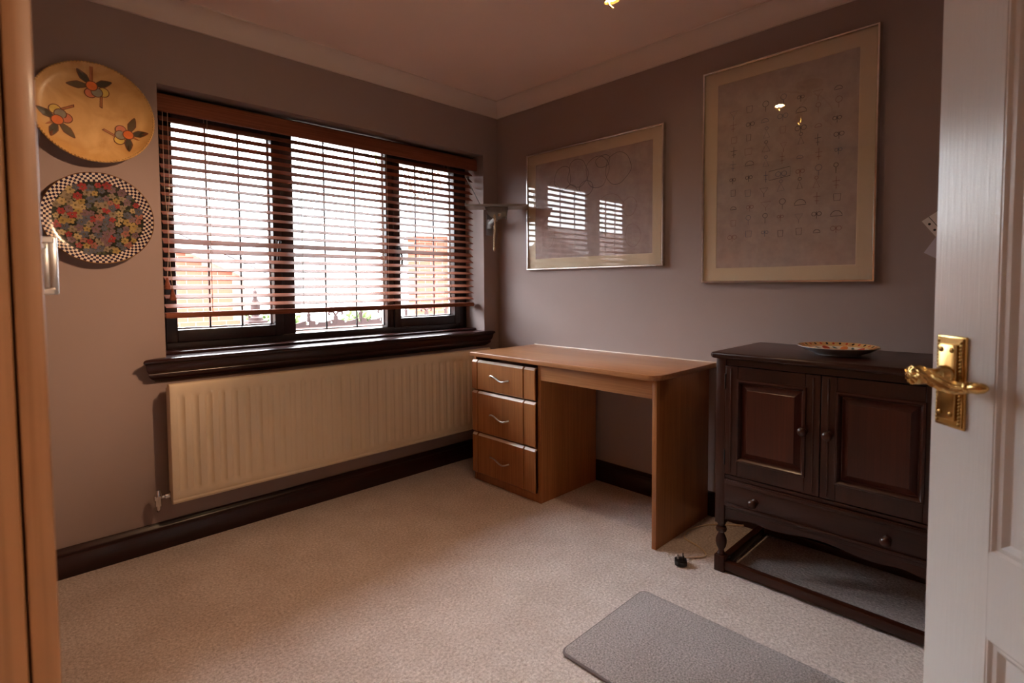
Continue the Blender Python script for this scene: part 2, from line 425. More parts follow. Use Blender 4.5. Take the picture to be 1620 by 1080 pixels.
# ------------------------------------------------------------------ radiator
rd = empty('radiator', (-1.08, -.06, .21), 'long cream ribbed panel radiator under the window sill', 'radiator')
RX0, RX1, RZ0, RZ1, RY = -2.003, -.160, .212, .735, -.100
NR = 34
bm = NB()
xs = []; hh = []
xs.append(RX0); hh.append(-.012)
xs.append(RX0+.004); hh.append(-.002)
xs.append(RX0+.012); hh.append(0)
pit = (RX1-RX0-.036)/NR
for k in range(NR):
    x = RX0+.018+pit*k
    for f, h in ((.0, 0), (.22, 0), (.34, -.0065), (.5, -.009), (.66, -.0065), (.78, 0)):
        xs.append(x+pit*f); hh.append(h)
xs += [RX1-.012, RX1-.004, RX1]; hh += [0, -.002, -.012]
H = RZ1-RZ0
zs = [(0, -.012, 0), (.004, -.003, 0), (.012, 0, 0), (.020, -.003, 0), (.026, 0, 0), (.045, 0, 0), (.056, 0, .6), (.066, 0, 1),
      (H/2, 0, 1), (H-.066, 0, 1), (H-.056, 0, .6), (H-.045, 0, 0), (H-.012, 0, 0), (H-.004, -.003, 0), (H, -.012, 0)]
grid = [[bm.verts.new((x, RY - (b + h*(rf if -.0119 < h < 0 and 2 < i < len(xs)-3 else (1 if h <= -.0119 or i < 2 or i > len(xs)-3 else 0))), RZ0+z)) for i, (x, h) in enumerate(zip(xs, hh))] for (z, b, rf) in zs]
for j in range(len(zs)-1):
    for i in range(len(xs)-1):
        bm.faces.new([grid[j][i], grid[j][i+1], grid[j+1][i+1], grid[j+1][i]])
ed = [e for e in bm.edges if e.is_boundary]
r = bmesh.ops.extrude_edge_only(bm, edges=ed)
for v in [g for g in r['geom'] if isinstance(g, bmesh.types.BMVert)]: v.co.y = RY+.022
build('front_panel', bm, CREAM, rd, 35)
box('back_panel', RX0+.006, RX1-.006, -.050, -.038, RZ0+.01, RZ1-.01, CREAM, rd, .004)
box('side_cover', RX0+.002, RX0+.004, RY+.020, -.040, RZ0+.05, RZ1-.02, CREAM, rd)
box('side_cover', RX1-.004, RX1-.002, RY+.020, -.040, RZ0+.05, RZ1-.02, CREAM, rd)
bm = NB()
abox(bm, RX0+.005, RX1-.005, RY+.021, -.040, RZ1-.012, RZ1-.009)
build('top_grille', bm, CREAM, rd)
for bx in (-1.7, -1.08, -.45): box('wall_bracket', bx-.015, bx+.015, -.040, -.001, .30, .66, CREAM, rd)
vz = .248
bm = NB()
alathe(bm, [(.010, -.008), (.013, -.006), (.013, .012), (.008, .014), (.008, .03), (.012, .032), (.012, .05)], frame_T((RX0-.052, -.062, vz), (1, 0, 0)), 14)
alathe(bm, [(.0085, -.030), (.013, -.028), (.013, .0), (.015, .004), (.015, .018), (.011, .028), (.009, .040), (0, .041)], frame_T((RX0-.044, -.062, vz-.006), (0, 0, 1)), 16)
va = build('radiator_valve', bm, CHROME, rd, 40)
tube('supply_pipe', smoothpath([(RX0-.044, -.062, vz-.030), (RX0-.044, -.060, vz-.050), (RX0-.044, -.040, vz-.062), (RX0-.044, -.002, vz-.064)], 5), .0075, CHROME, rd, 12)

# ================================================================== DESK
dk = empty('desk', (-.28, -.96, 0), 'light wood pedestal desk with three drawers under the pictures', 'desk')
DXF = -.505     # front of carcass
# top with one rounded front corner
pts = [(-.008, -.352), (-.555, -.352)]
cx, cy, rr = -.555+.06, -1.578+.06, .06
for k in range(9):
    a = PI + (PI/2)*k/8
    pts.append((cx+rr*math.cos(a), cy+rr*math.sin(a)))
pts.append((-.008, -1.578))
bm = NB()
aprism(bm, pts, lambda p: (p[0], p[1], .742), lambda p: (p[0], p[1], .765))
es = [e for e in bm.edges if abs(e.verts[0].co.z-e.verts[1].co.z) < 1e-6]
bmesh.ops.bevel(bm, geom=es, offset=.003, segments=2, affect='EDGES', profile=.5)
build('desk_top', bm, DESK_Y, dk, 40)
box('back_edge_sheen', -.008, -.001, -.352, -1.578, .745, .768, DESK_EDGE, dk, .001)  # pale colour paints in the window light reflected along the rear edge
# pedestal carcass
bm = NB()
abox(bm, DXF, -.03, -.350, -.332, 0, .742, .001, 1)
abox(bm, DXF, -.03, -.868, -.848, 0, .742, .001, 1)
abox(bm, -.05, -.032, -.848, -.350, .02, .742)
abox(bm, DXF+.012, -.05, -.848, -.350, .045, .06)
build('pedestal', bm, DESK_Z, dk, 40)
box('plinth', DXF+.002, DXF+.018, -.848, -.350, 0, .05, DESK_Z, dk, .001)
# drawers
def drawer(z0, z1, hz, nm):
    bm = NB()
    x1 = DXF-.002; x0 = x1-.020; ch = .012
    segs = [(-.846, -.764), (-.758, -.386), (-.380, -.336)]
    for a, b in segs:
        pr = [(x1, z0+.002), (x0+ch*.5, z0), (x0, z0+.006), (x0, z1-ch), (x0+ch, z1), (x1, z1)]
        ca = .006
        def mk(y, inset):
            return lambda p: (max(p[0], x0+inset) if p[0] < x0+inset else p[0], y, p[1])
        aprism(bm, pr, mk(a, .003), mk(a+.003, 0)); aprism(bm, pr, mk(a+.003, 0), mk(b-.003, 0)); aprism(bm, pr, mk(b-.003, 0), mk(b, .003))
    abox(bm, x1-.012, x1+.001, -.846, -.336, z0+.001, z1-.006)
    d = build('drawer', bm, DESK_Z, dk, 20)
    abx = NB(); abox(abx, x1+.003, -.08, -.836, -.362, z0+.02, z1-.03); build('drawer_box', abx, DESK_Z, d)
    # paler strip laid over the chamfer
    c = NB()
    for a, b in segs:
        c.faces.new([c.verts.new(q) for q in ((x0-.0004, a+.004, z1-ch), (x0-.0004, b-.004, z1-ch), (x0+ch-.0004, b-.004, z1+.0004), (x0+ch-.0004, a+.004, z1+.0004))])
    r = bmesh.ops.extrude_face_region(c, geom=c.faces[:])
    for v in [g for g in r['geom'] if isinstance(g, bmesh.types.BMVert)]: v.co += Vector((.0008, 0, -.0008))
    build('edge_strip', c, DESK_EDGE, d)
    # wave handle
    y0, y1 = -.497, -.648
    P = []
    for k in range(21):
        t = k/20; y = y0+(y1-y0)*t
        P.append((x0-.022+.020*(abs(2*t-1)**6), y, hz + .013*math.sin(2*PI*t*.92+.25)*(1-.15*t)))
    P = [(x0+.001, y0, P[0][2])] + P[1:-1] + [(x0+.001, y1, P[-1][2])]
    tube('handle', P, .0045, SATIN, d, 8)
    return d
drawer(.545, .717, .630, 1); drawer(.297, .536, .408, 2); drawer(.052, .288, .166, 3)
box('apron', DXF, DXF+.018, -1.532, -.868, .655, .742, DESK_Y, dk, .001)
box('end_panel', DXF-.012, -.030, -1.555, -1.533, 0, .742, DESK_Z, dk, .0015)

# ================================================================== CABINET
cb = empty('cabinet', (-.26, -2.178, 0), 'dark oak cupboard with two panelled doors, drawer and turned legs', 'cabinet')
KY0, KY1, KX, KZ = -2.555, -1.803, -.488, .884
bm = NB()
tp = [(-.012, KY0-.018), (-.500, KY0-.018), (-.512, KY0-.006), (-.512, KY1+.006), (-.500, KY1+.018), (-.012, KY1+.018)]
aprism(bm, tp, lambda p: (p[0], p[1], KZ-.024), lambda p: (p[0], p[1], KZ))
bmesh.ops.bevel(bm, geom=[e for e in bm.edges if abs(e.verts[0].co.z-e.verts[1].co.z) < 1e-6], offset=.009, segments=3, affect='EDGES', profile=.5)
build('cabinet_top', bm, OAKDY, cb, 40)
# carcass: corner posts to z .20, sides, rails
bm = NB()
for y0, y1 in ((KY1-.038, KY1), (KY0, KY0+.038)):
    abox(bm, KX, KX+.038, y0, y1, .198, KZ-.024, .002); abox(bm, -.055, -.020, y0, y1, .198, KZ-.024, .002)
abox(bm, KX+.038, -.055, KY1-.026, KY1-.012, .26, KZ-.024); abox(bm, KX+.038, -.055, KY0+.012, KY0+.026, .26, KZ-.024)
abox(bm, -.030, -.022, KY0+.03, KY1-.03, .26, KZ-.024)
build('carcass', bm, OAKD, cb, 40)
box('rail', KX+.003, KX+.024, KY0+.038, KY1-.038, KZ-.050, KZ-.024, OAKDY, cb, .001, 1)
box('rail', KX+.002, -.031, KY0+.038, KY1-.038, .386, .400, OAKDY, cb, .002)
box('rail', KX+.004, -.031, KY0+.038, KY1-.038, .262, .274, OAKDY, cb, .001, 1)
# doors
def kdoor(y0, y1, knob_y):
    x0, x1 = KX-.002, KX+.018
    z0, z1 = .404, .832
    sx = .048; sz = .062; szt = .052
    bm = NB()
    abox(bm, x0, x1, y0, y0+sx, z0, z1, .0015, 1); abox(bm, x0, x1, y1-sx, y1, z0, z1, .0015, 1)
    abox(bm, x0+.0003, x1, y0+sx, y1-sx, z0, z0+sz, .0015, 1); abox(bm, x0+.0003, x1, y0+sx, y1-sx, z1-szt, z1, .0015, 1)
    # reeded line on the stiles
    for yy in (y0+.022, y1-.022):
        abox(bm, x0-.0022, x0+.001, yy-.003, yy+.003, z0+.01, z1-.01, .001, 1)
    d = build('door', bm, OAKD, cb, 40)
    # moulding round the panel
    a0, a1, b0, b1 = y0+sx, y1-sx, z0+sz, z1-szt
    bm = NB()
    def rect(i, x): return [bm.verts.new(c) for c in ((x, a0+i, b0+i), (x, a1-i, b0+i), (x, a1-i, b1-i), (x, a0+i, b1-i))]
    loops = [rect(-.004, x0-.001), rect(-.002, x0-.006), rect(.004, x0-.007), rect(.009, x0-.002), rect(.012, x0+.006), rect(.014, x0+.010)]
    for p, q in zip(loops, loops[1:]):
        for k in range(4): bm.faces.new([p[k], p[(k+1) % 4], q[(k+1) % 4], q[k]])
    build('moulding', bm, OAKDY, d, 30)
    bm = NB()
    loops = [rect(.010, x0+.010), rect(.016, x0+.010), rect(.034, x0+.001), rect(.036, x0-.001)]
    for p, q in zip(loops, loops[1:]):
        for k in range(4): bm.faces.new([p[k], p[(k+1) % 4], q[(k+1) % 4], q[k]])
    bm.faces.new(loops[-1])
    build('raised_panel', bm, OAKP, d, 20)
    knob((x0, knob_y, .630), d)
def knob(p, par):
    bm = NB()
    alathe(bm, [(.013, 0), (.013, .003), (.008, .006), (.006, .012), (.009, .017), (.0145, .022), (.0165, .028), (.014, .034), (.008, .0375), (0, .0385)], frame_T(p, (-1, 0, 0)), 20)
    build('knob', bm, OAKD, par, 40)
kdoor(-2.1765, KY1-.038, -2.128); kdoor(KY0+.038, -2.1795, -2.206)
for z in (.77, .47):
    for yy in (KY1-.037, KY0+.037):
        tube('hinge', [(KX-.003, yy, z-.03), (KX-.003, yy, z+.03)], .003, BLACK, cb, 8)
# drawer
bm = NB()
abox(bm, KX-.003, KX+.016, KY0+.038, KY1-.038, .276, .384, .002)
abox(bm, KX-.009, KX-.002, KY0+.040, KY1-.040, .366, .382, .003)
abox(bm, KX-.009, KX-.002, KY0+.040, KY1-.040, .278, .290, .003)
d = build('drawer', bm, OAKDY, cb, 40)
for yy in (-1.960, -2.380): knob((KX-.003, yy, .322), d)
# shaped apron
ap = [(KY0+.036, .262), (KY1-.036, .262), (KY1-.036, .212)]
for k in range(25):
    t = k/24; y = (KY1-.046) + ((KY0+.046)-(KY1-.046))*t
    u = abs(2*t-1)
    z = .220 + (.016*min(1, max(0, (1-u)/.25)) if u > .72 else .016 + .010*math.cos((u/.72)*PI*1.5)*.8 + .002)
    ap.append((y, z))
ap.append((KY0+.036, .212))
prism('apron', ap, lambda p: (KX+.006, p[0], p[1]), lambda p: (KX+.022, p[0], p[1]), OAKDY, cb, 30)
for yy in (KY1-.030, KY0+.016): box('side_apron', KX+.030, -.05, yy, yy+.014, .225, .262, OAKD, cb)
# turned front legs, plain back legs, stretchers
def leg(x, y):
    bm = NB(); h = .020
    abox(bm, x-.0205, x+.0205, y-.0205, y+.0205, 0, .066, .003)
    alathe(bm, [(.014, .064), (.0155, .072), (.012, .078), (.010, .084), (.0125, .088), (.018, .100), (.0215, .116), (.0205, .130), (.015, .144), (.0115, .152),
                (.011, .157), (.019, .162), (.0215, .170), (.019, .178), (.012, .182), (.014, .188), (.017, .193), (.017, .2)], frame_T((x, y, 0), (0, 0, 1)), 24)
    build('leg', bm, OAKD, cb, 40)
for yy in (KY1-.019, KY0+.019):
    leg(KX+.019, yy)
    box('leg', -.057, -.020, yy-.018, yy+.018, 0, .2, OAKD, cb, .002)
box('stretcher', KX+.004, KX+.034, KY0+.038, KY1-.038, .012, .046, OAKDY, cb, .003)
box('stretcher', -.052, -.024, KY0+.036, KY1-.036, .012, .046, OAKDY, cb, .003)
for yy in (KY1-.034, KY0+.006): box('stretcher', KX+.040, -.055, yy, yy+.028, .012, .046, OAKD, cb, .003)

# ================================================================== PLATES
def ring_plate(name, T, R, prof, n, mats, mi=None, label='', cat='plate', origin=(0, 0, 0)):
    root = empty(name, origin, label, cat)
    bm = NB(); alathe(bm, [(r*R, h) for r, h in prof], T, n, False, mi)
    build('dish', bm, mats, root, 40)
    return root
def surf(prof, R):
    P = [(r*R, h) for r, h in prof]
    def f(r):
        for (r0, h0), (r1, h1) in zip(P, P[1:]):
            if r0 >= r >= r1: return h0 + (h1-h0)*((r0-r)/(r0-r1) if r0 > r1 else 0)
        return P[-1][1]
    return f
def decal(bm, poly, T, hf, lift, mi=0):
    """fan triangulated flat paint patch that follows the plate surface"""
    cx = sum(p[0] for p in poly)/len(poly); cy = sum(p[1] for p in poly)/len(poly)
    q = lambda x, y: bm.verts.new(T(Vector((x, y, hf(math.hypot(x, y))+lift))))
    c = q(cx, cy); v = [q(*p) for p in poly]
    for i in range(len(v)):
        f = bm.faces.new([c, v[i], v[(i+1) % len(v)]]); f.material_index = mi
def blob(cx, cy, rx, ry, a, n=14, pinch=0):
    out = []
    for k in range(n):
        t = 2*PI*k/n; x = rx*math.cos(t); y = ry*math.sin(t)*(1-pinch*abs(math.cos(t)))
        out.append((cx+x*math.cos(a)-y*math.sin(a), cy+x*math.sin(a)+y*math.cos(a)))
    return out

# large yellow plate on the window wall
P1C = (-2.205, -.012, 1.843); R1 = .197
T1 = frame_T(P1C, (0, -1, 0.06), (1, 0, 0))
mt, nt, b = new_mat('ochre_glaze')
tc, mp, n_, r_ = noise_col(nt, b, lin((200, 152, 88)), lin((226, 186, 122)), 9, 6, lo=.3, hi=.7, dist=1.2)
inp(b, 'Roughness', .35); inp(b, 'Coat Weight', .2)
OCHRE = mt
RIMY = paint('ochre_rope_rim', lin((205, 165, 100)), .4, .2, 60)
prof1 = [(.70, .0), (.86, .006), (1.0, .026), (1.0, .030), (.985, .0325), (.965, .031), (.90, .022), (.80, .0165), (.55, .0125), (.2, .012), (0, .012)]
pl1 = ring_plate('wall_plate', T1, R1, prof1, 72, [OCHRE], None, 'large ochre yellow wall plate painted with three berry sprigs', 'plate', P1C)
hf1 = surf(prof1[4:], R1)
bm = NB()
for k in range(110):   # rope beads on the rim
    a = 2*PI*k/110
    p0 = Vector((R1*.972*math.cos(a), R1*.972*math.sin(a), .0330)); p1 = Vector((R1*1.0*math.cos(a+.045), R1*1.0*math.sin(a+.045), .0305))
    atube(bm, [T1(p0), T1(p1)], .0022, 5)
build('rope_rim', bm, RIMY, pl1, 60)
PC = {'leaf': lin((92, 74, 44)), 'leafd': lin((66, 56, 36)), 'stem': lin((172, 108, 62)), 'orange': lin((222, 112, 40)), 'coral': lin((206, 120, 84)), 'grey': lin((140, 134, 116)), 'yellow': lin((214, 182, 84)), 'line': lin((110, 62, 36))}
PM = [paint('plate_paint_'+k, c, .4, .1, 40) for k, c in PC.items()]; PI_ = {k: i for i, k in enumerate(PC)}
def sprig(par, cx, cy, rot, s, kinds):
    bm = NB()
    def X(p): return (cx + s*(p[0]*math.cos(rot)-p[1]*math.sin(rot)), cy + s*(p[0]*math.sin(rot)+p[1]*math.cos(rot)))
    def dec(poly, m, lift): decal(bm, [X(p) for p in poly], T1, hf1, lift, PI_[m])
    dec([(-.004, .010), (.004, .010), (.005, .060), (-.005, .060)], 'stem', .0006)
    for ang, ln, mm in ((2.25, .052, 'leafd'), (3.25, .058, 'leaf'), (.42, .052, 'leafd')):
        dec(blob(math.cos(ang)*ln*.62, math.sin(ang)*ln*.62, ln*.52, .0125, ang, 16, .45), 'line', .0009)
        dec(blob(math.cos(ang)*ln*.62, math.sin(ang)*ln*.62, ln*.47, .0098, ang, 16, .45), mm, .0012)
    dec([(.020, -.030), (.028, -.030), (.026, -.068), (.018, -.064)], 'line', .0006)
    dec([(.0215, -.031), (.0265, -.031), (.0245, -.064), (.0195, -.062)], 'stem', .0009)
    for (x, y, r_, mm, li) in ((.030, -.014, .0165, kinds[2], .0012), (-.004, -.024, .0165, kinds[1], .0016), (.013, -.018, .0165, 'grey', .002), (0, 0, .0165, 'orange', .0024)):
        dec(blob(x, y, r_, r_, 0, 18), 'line', li)
        dec(blob(x, y, r_*.84, r_*.84, 0, 18), mm, li+.0003)
    build('painted_sprig', bm, PM, par)
sprig(pl1, -.006, .108, 0, 1.22, ('orange', 'coral', 'yellow'))
sprig(pl1, -.116, -.05, 2.15, 1.22, ('orange', 'coral', 'yellow'))
sprig(pl1, .106, -.066, -2.0, 1.2, ('orange', 'coral', 'yellow'))

# floral plate with checked rim
P2C = (-2.203, -.010, 1.428); R2P = .183
T2 = frame_T(P2C, (0, -1, 0.04), (1, 0, 0))
NAVY = paint('plate_navy', lin((40, 30, 58)), .18, .05, 20, coat=.4); CRM = paint('plate_cream', lin((220, 205, 190)), .18, .05, 20, coat=.4)
FLD = paint('plate_dark_green', lin((40, 42, 34)), .18, .3, 40, coat=.4); GOLD = metal('plate_gilt_edge', lin((210, 165, 95)), .25)
prof2 = [(.66, 0), (.84, .004), (1.0, .020), (1.0, .0225), (.985, .024), (.94, .0205), (.895, .0172), (.85, .0142), (.805, .012), (.70, .0095), (.4, .009), (0, .009)]
def mi2(i, k):
    if i <= 2: return 1
    if i == 3: return 3
    if i in (4, 5, 6, 7): return (i + k) % 2
    return 2
pl2 = ring_plate('wall_plate', T2, R2P, prof2, 112, [NAVY, CRM, FLD, GOLD], mi2, 'wall plate crowded with painted flowers inside a checked rim', 'plate', P2C)
hf2 = surf(prof2[4:], R2P)
FC = [tuple(.5*x for x in lin(c)[:3]) + (1,) for c in ((196, 72, 72), (150, 118, 128), (112, 116, 132), (206, 176, 106), (178, 160, 132), (196, 128, 112), (96, 104, 74), (74, 84, 56), (60, 40, 40), (222, 196, 140))]
FM = [paint('flower_paint_%s' % nme, c, .25, .18, 60, coat=.3) for nme, c in zip(('red', 'mauve', 'blue', 'yellow', 'beige', 'pink', 'sage', 'olive', 'centre', 'pale'), FC)]
rnd = random.Random(11)
bm = NB()
RI = R2P*.80
for k in range(170):
    a = rnd.random()*2*PI; r_ = RI*math.sqrt(rnd.random())*.97
    decal(bm, blob(r_*math.cos(a), r_*math.sin(a), rnd.uniform(.008, .014), rnd.uniform(.004, .007), rnd.random()*PI, 8, .3), T2, hf2, .0004+k*1e-6, rnd.choice((6, 7, 7, 6, 4)))
build('painted_leaves', bm, FM, pl2)
pts_ = []
tries = 0
while len(pts_) < 120 and tries < 6000:
    tries += 1
    a = rnd.random()*2*PI; r_ = RI*math.sqrt(rnd.random())*.95; p = (r_*math.cos(a), r_*math.sin(a))
    if all(math.hypot(p[0]-q[0], p[1]-q[1]) > .0195 for q in pts_): pts_.append(p)
bm = NB()
for i, (x, y) in enumerate(pts_):
    col = rnd.choice((0, 1, 2, 3, 4, 4, 5, 3, 1, 2, 0, 9)); s = rnd.uniform(.0095, .0155); n5 = rnd.choice((5, 6)); a0 = rnd.random()*2
    for k in range(n5):
        a = a0+2*PI*k/n5
        decal(bm, blob(x+.62*s*math.cos(a), y+.62*s*math.sin(a), s*.55, s*.42, a, 8), T2, hf2, .0010+.00004*k, col)
    decal(bm, blob(x, y, s*.24, s*.24, 0, 8), T2, hf2, .0014, 8)
    decal(bm, blob(x, y, s*.12, s*.12, 0, 6), T2, hf2, .0017, 9)
build('painted_flowers', bm, FM, pl2)

# plate lying on the cabinet
P3C = (-.262, -2.168, KZ); R3 = .135
T3 = frame_T(P3C, (0, 0, 1))
prof3 = [(0, .003), (.50, .003), (.52, 0), (.56, 0), (.58, .004), (.80, .014), (1.0, .030), (1.0, .032), (.985, .033), (.80, .020), (.62, .012), (.3, .0105), (0, .010)]
P3E = paint('plate_red_border', lin((150, 66, 40)), .2, .25, 60, coat=.4); P3G = paint('plate_gold_rim', lin((196, 150, 92)), .22, .12, 60, coat=.4); P3B = paint('plate_underside_white', lin((186, 190, 196)), .2, .05, 20, coat=.4)
def mi3(i, k):
    if i < 7: return 0
    if i < 9: return 1
    return 2
P3W = paint('plate_ivory', lin((214, 198, 172)), .2, .08, 40, coat=.4)
pl3 = ring_plate('display_plate', T3, R3, prof3, 64, [P3B, P3G, P3W], mi3, 'decorated plate lying on top of the dark cabinet', 'plate', P3C)
hf3 = surf(prof3[8:], R3)
bm = NB()
pm3 = [paint('plate3_black', lin((40, 34, 34)), .25), paint('plate3_red', lin((170, 62, 40)), .25, .2, 40), paint('plate3_orange', lin((206, 120, 60)), .25, .2, 40), paint('plate3_teal', lin((70, 96, 92)), .25, .2, 40)]
for k in range(34):
    a = 2*PI*k/34
    decal(bm, blob(R3*.91*math.cos(a), R3*.91*math.sin(a), .0065, .0045, a, 8), T3, hf3, .0006, 0 if k % 2 else 1)
for k in range(9):
    a = 2*PI*k/9
    decal(bm, blob(R3*.66*math.cos(a), R3*.66*math.sin(a), .018, .013, a, 12), T3, hf3, .0008, 1 if k % 3 else 2)
    decal(bm, blob(R3*.66*math.cos(a+.35), R3*.66*math.sin(a+.35), .013, .005, a+1, 10), T3, hf3, .0011, 3)
    decal(bm, blob(R3*.36*math.cos(a), R3*.36*math.sin(a), .013, .009, a, 10), T3, hf3, .0011, (2, 1, 0)[k % 3])
build('painted_pattern', bm, pm3, pl3)

# ================================================================== PICTURES
def picture(name, y0, y1, z0, z1, label, print_mat):
    root = empty(name, (-.014, (y0+y1)/2, z0), label, 'picture')
    fw = .011; xf = -.026
    bm = NB()
    # mitred frame
    fp = [(0, 0), (0, -.022), (.0025, -.026), (.0085, -.026), (fw, -.022), (fw, -.012), (fw, 0)]
    def corner(i): return [(y0-i, z0+i), (y1+i, z0+i), (y1+i, z1-i), (y0-i, z1-i)]
    rings = [[bm.verts.new((x, *c)) for c in corner(i)] for i, x in fp]
    for p, q in zip(rings, rings[1:]):
        for k in range(4): bm.faces.new([p[k], p[(k+1) % 4], q[(k+1) % 4], q[k]])
    build('frame', bm, SILVER, root, 30)
    m_ = .058
    bm = NB()
    a = [bm.verts.new((-.0125, *c)) for c in corner(fw)]; b_ = [bm.verts.new((-.0125, *c)) for c in corner(fw+m_)]; c_ = [bm.verts.new((-.0105, *c)) for c in corner(fw+m_+.002)]
    a2 = [bm.verts.new((-.010, *c)) for c in corner(fw)]
    for p, q in ((a2, a), (a, b_), (b_, c_)):
        for k in range(4): bm.faces.new([p[k], p[(k+1) % 4], q[(k+1) % 4], q[k]])
    build('mount', bm, MAT, root)
    yy = [c[0] for c in corner(fw+.004)]; zz = [c[1] for c in corner(fw+.004)]
    box('print', -.0102, -.004, min(yy), max(yy), min(zz), max(zz), print_mat, root)
    box('glass', -.0175, -.0150, min(yy), max(yy), min(zz), max(zz), PGLASS, root)
    return root
def print_mat(name, c1, c2, c3):
    mt, nt, b = new_mat(name)
    tc, mp, n_, r_ = noise_col(nt, b, c1, c2, 14, 8, lo=.3, hi=.7, rough=.7)
    n2 = nt.nodes.new('ShaderNodeTexNoise'); n2.inputs['Scale'].default_value = 3.2; n2.inputs['Detail'].default_value = 5
    r2 = nt.nodes.new('ShaderNodeValToRGB'); r2.color_ramp.elements[0].position = .45; r2.color_ramp.elements[1].position = .75
    r2.color_ramp.elements[0].color = (1, 1, 1, 1); r2.color_ramp.elements[1].color = c3
    mx = nt.nodes.new('ShaderNodeMixRGB'); mx.blend_type = 'MULTIPLY'; mx.inputs[0].default_value = .7
    L = nt.links
    L.new(tc.outputs['Object'], n2.inputs['Vector']); L.new(n2.outputs['Fac'], r2.inputs[0])
    L.new(r_.outputs[0], mx.inputs[1]); L.new(r2.outputs[0], mx.inputs[2]); L.new(mx.outputs[0], b.inputs['Base Color'])
    inp(b, 'Roughness', .9)
    return mt
PR1 = print_mat('print_grey_pink', lin((160, 144, 140)), lin((184, 168, 162)), (.95, .72, .68, 1))
PR2 = print_mat('print_warm_grey', lin((162, 146, 138)), lin((186, 168, 158)), (.95, .78, .72, 1))
INK = paint('print_ink_line', lin((74, 68, 74)), .9); INKB = paint('print_ink_blue', lin((96, 100, 118)), .9); INKR = paint('print_ink_red', lin((132, 92, 88)), .9)
pic1 = picture('framed_picture', -.301, -1.2935, 1.247, 1.986, 'wide silver framed print of faint rounded petal outlines', PR1)
pic2 = picture('framed_picture', -1.504, -2.232, 1.156, 2.167, 'tall silver framed print with columns of small line drawn symbols', PR2)
def lines(par, polys, mat, wd=.0016):
    bm = NB()
    for P, closed in polys:
        n = len(P)
        v0 = []; v1 = []
        for i, (y, z) in enumerate(P):
            a = P[(i-1) % n] if closed or i else P[i]; c = P[(i+1) % n] if closed or i < n-1 else P[i]
            t = Vector((c[0]-a[0], c[1]-a[1])); t = t.normalized() if t.length else Vector((1, 0)); nn = Vector((-t.y, t.x))*wd/2
            v0.append(bm.verts.new((-.0106, y+nn.x, z+nn.y))); v1.append(bm.verts.new((-.0106, y-nn.x, z-nn.y)))
        for i in range(n if closed else n-1):
            j = (i+1) % n; bm.faces.new([v0[i], v0[j], v1[j], v1[i]])
    tag(build('drawn_lines', bm, mat, par), kind='stuff')
rn = random.Random(3)
def petal(cy, cz, ry, rz, wob=.12, n=40):
    ph = [rn.random()*6 for _ in range(3)]
    return [(cy+ry*(1+wob*math.sin(3*t+ph[0])*.6+wob*.4*math.sin(5*t+ph[1]))*math.cos(t), cz+rz*(1+wob*math.sin(2*t+ph[2])*.5)*math.sin(t)) for t in [2*PI*k/n for k in range(n)]]
lines(pic1, [(petal(-.60, 1.80, .065, .075), True), (petal(-.715, 1.815, .075, .085), True), (petal(-.86, 1.80, .080, .095), True), (petal(-.90, 1.855, .05, .035), True), (petal(-1.0, 1.80, .085, .085), True),
             (petal(-.78, 1.72, .05, .04), True), (petal(-.66, 1.70, .06, .05), True)], INK, .0024)
lines(pic1, [(petal(-1.08, 1.58, .045, .05), True), (petal(-.52, 1.70, .06, .09), True), (petal(-.95, 1.60, .09, .06), True), (petal(-.48, 1.48, .05, .10), True), (petal(-1.10, 1.42, .05, .06), True)], INKR, .0014)
A, B, Cc = [], [], []
def symbol(y, z, k, s):
    tgt = rn.choice((A, A, B, Cc))
    ci = lambda cy, cz, a, b, n=14: ([(cy+a*math.cos(2*PI*i/n), cz+b*math.sin(2*PI*i/n)) for i in range(n)], True)
    if k == 0: tgt += [ci(y, z+.012, s*.55, s*.55), ([(y, z+.012-s*.5), (y, z-.022)], False)]
    elif k == 1: tgt += [([(y-s, z+.010), (y+s, z+.010), (y, z-.016)], True), ([(y, z-.016), (y, z-.030)], False)]
    elif k == 2: tgt += [([(y-s*.7, z+.014), (y+s*.7, z+.014), (y+s*.6, z-.014), (y-s*.6, z-.014)], True)]
    elif k == 3: tgt += [([(y+s*math.cos(PI*i/10), z-.008+s*math.sin(PI*i/10)) for i in range(11)], True)]
    elif k == 4: tgt += [ci(y-s*.55, z, s*.45, s*.45), ci(y+s*.55, z, s*.45, s*.45), ([(y, z+.01), (y, z-.02)], False)]
    elif k == 5: tgt += [([(y, z+.024), (y, z-.026)], False), ([(y-s*.7, z+.006), (y+s*.7, z+.006)], False), ([(y-s*.4, z-.012), (y+s*.4, z-.012)], False)]
    else: tgt += [([(y-s*.8, z-.014), (y, z+.018), (y+s*.8, z-.014)], True), ci(y, z+.028, .007, .007, 8)]
for c in range(7):
    y = -1.655-c*.072
    zt = 1.955
    nrow = 10
    for r_ in range(nrow):
        symbol(y+rn.uniform(-.005, .005), zt-r_*.064+rn.uniform(-.008, .008), rn.randrange(7), rn.uniform(.013, .024))
A.append(([(-1.905, 1.665), (-1.815, 1.655), (-1.815, 1.615), (-1.905, 1.625)], True))
lines(pic2, A, INK, .0022); lines(pic2, B, INKB, .0020); lines(pic2, Cc, INKR, .0020)

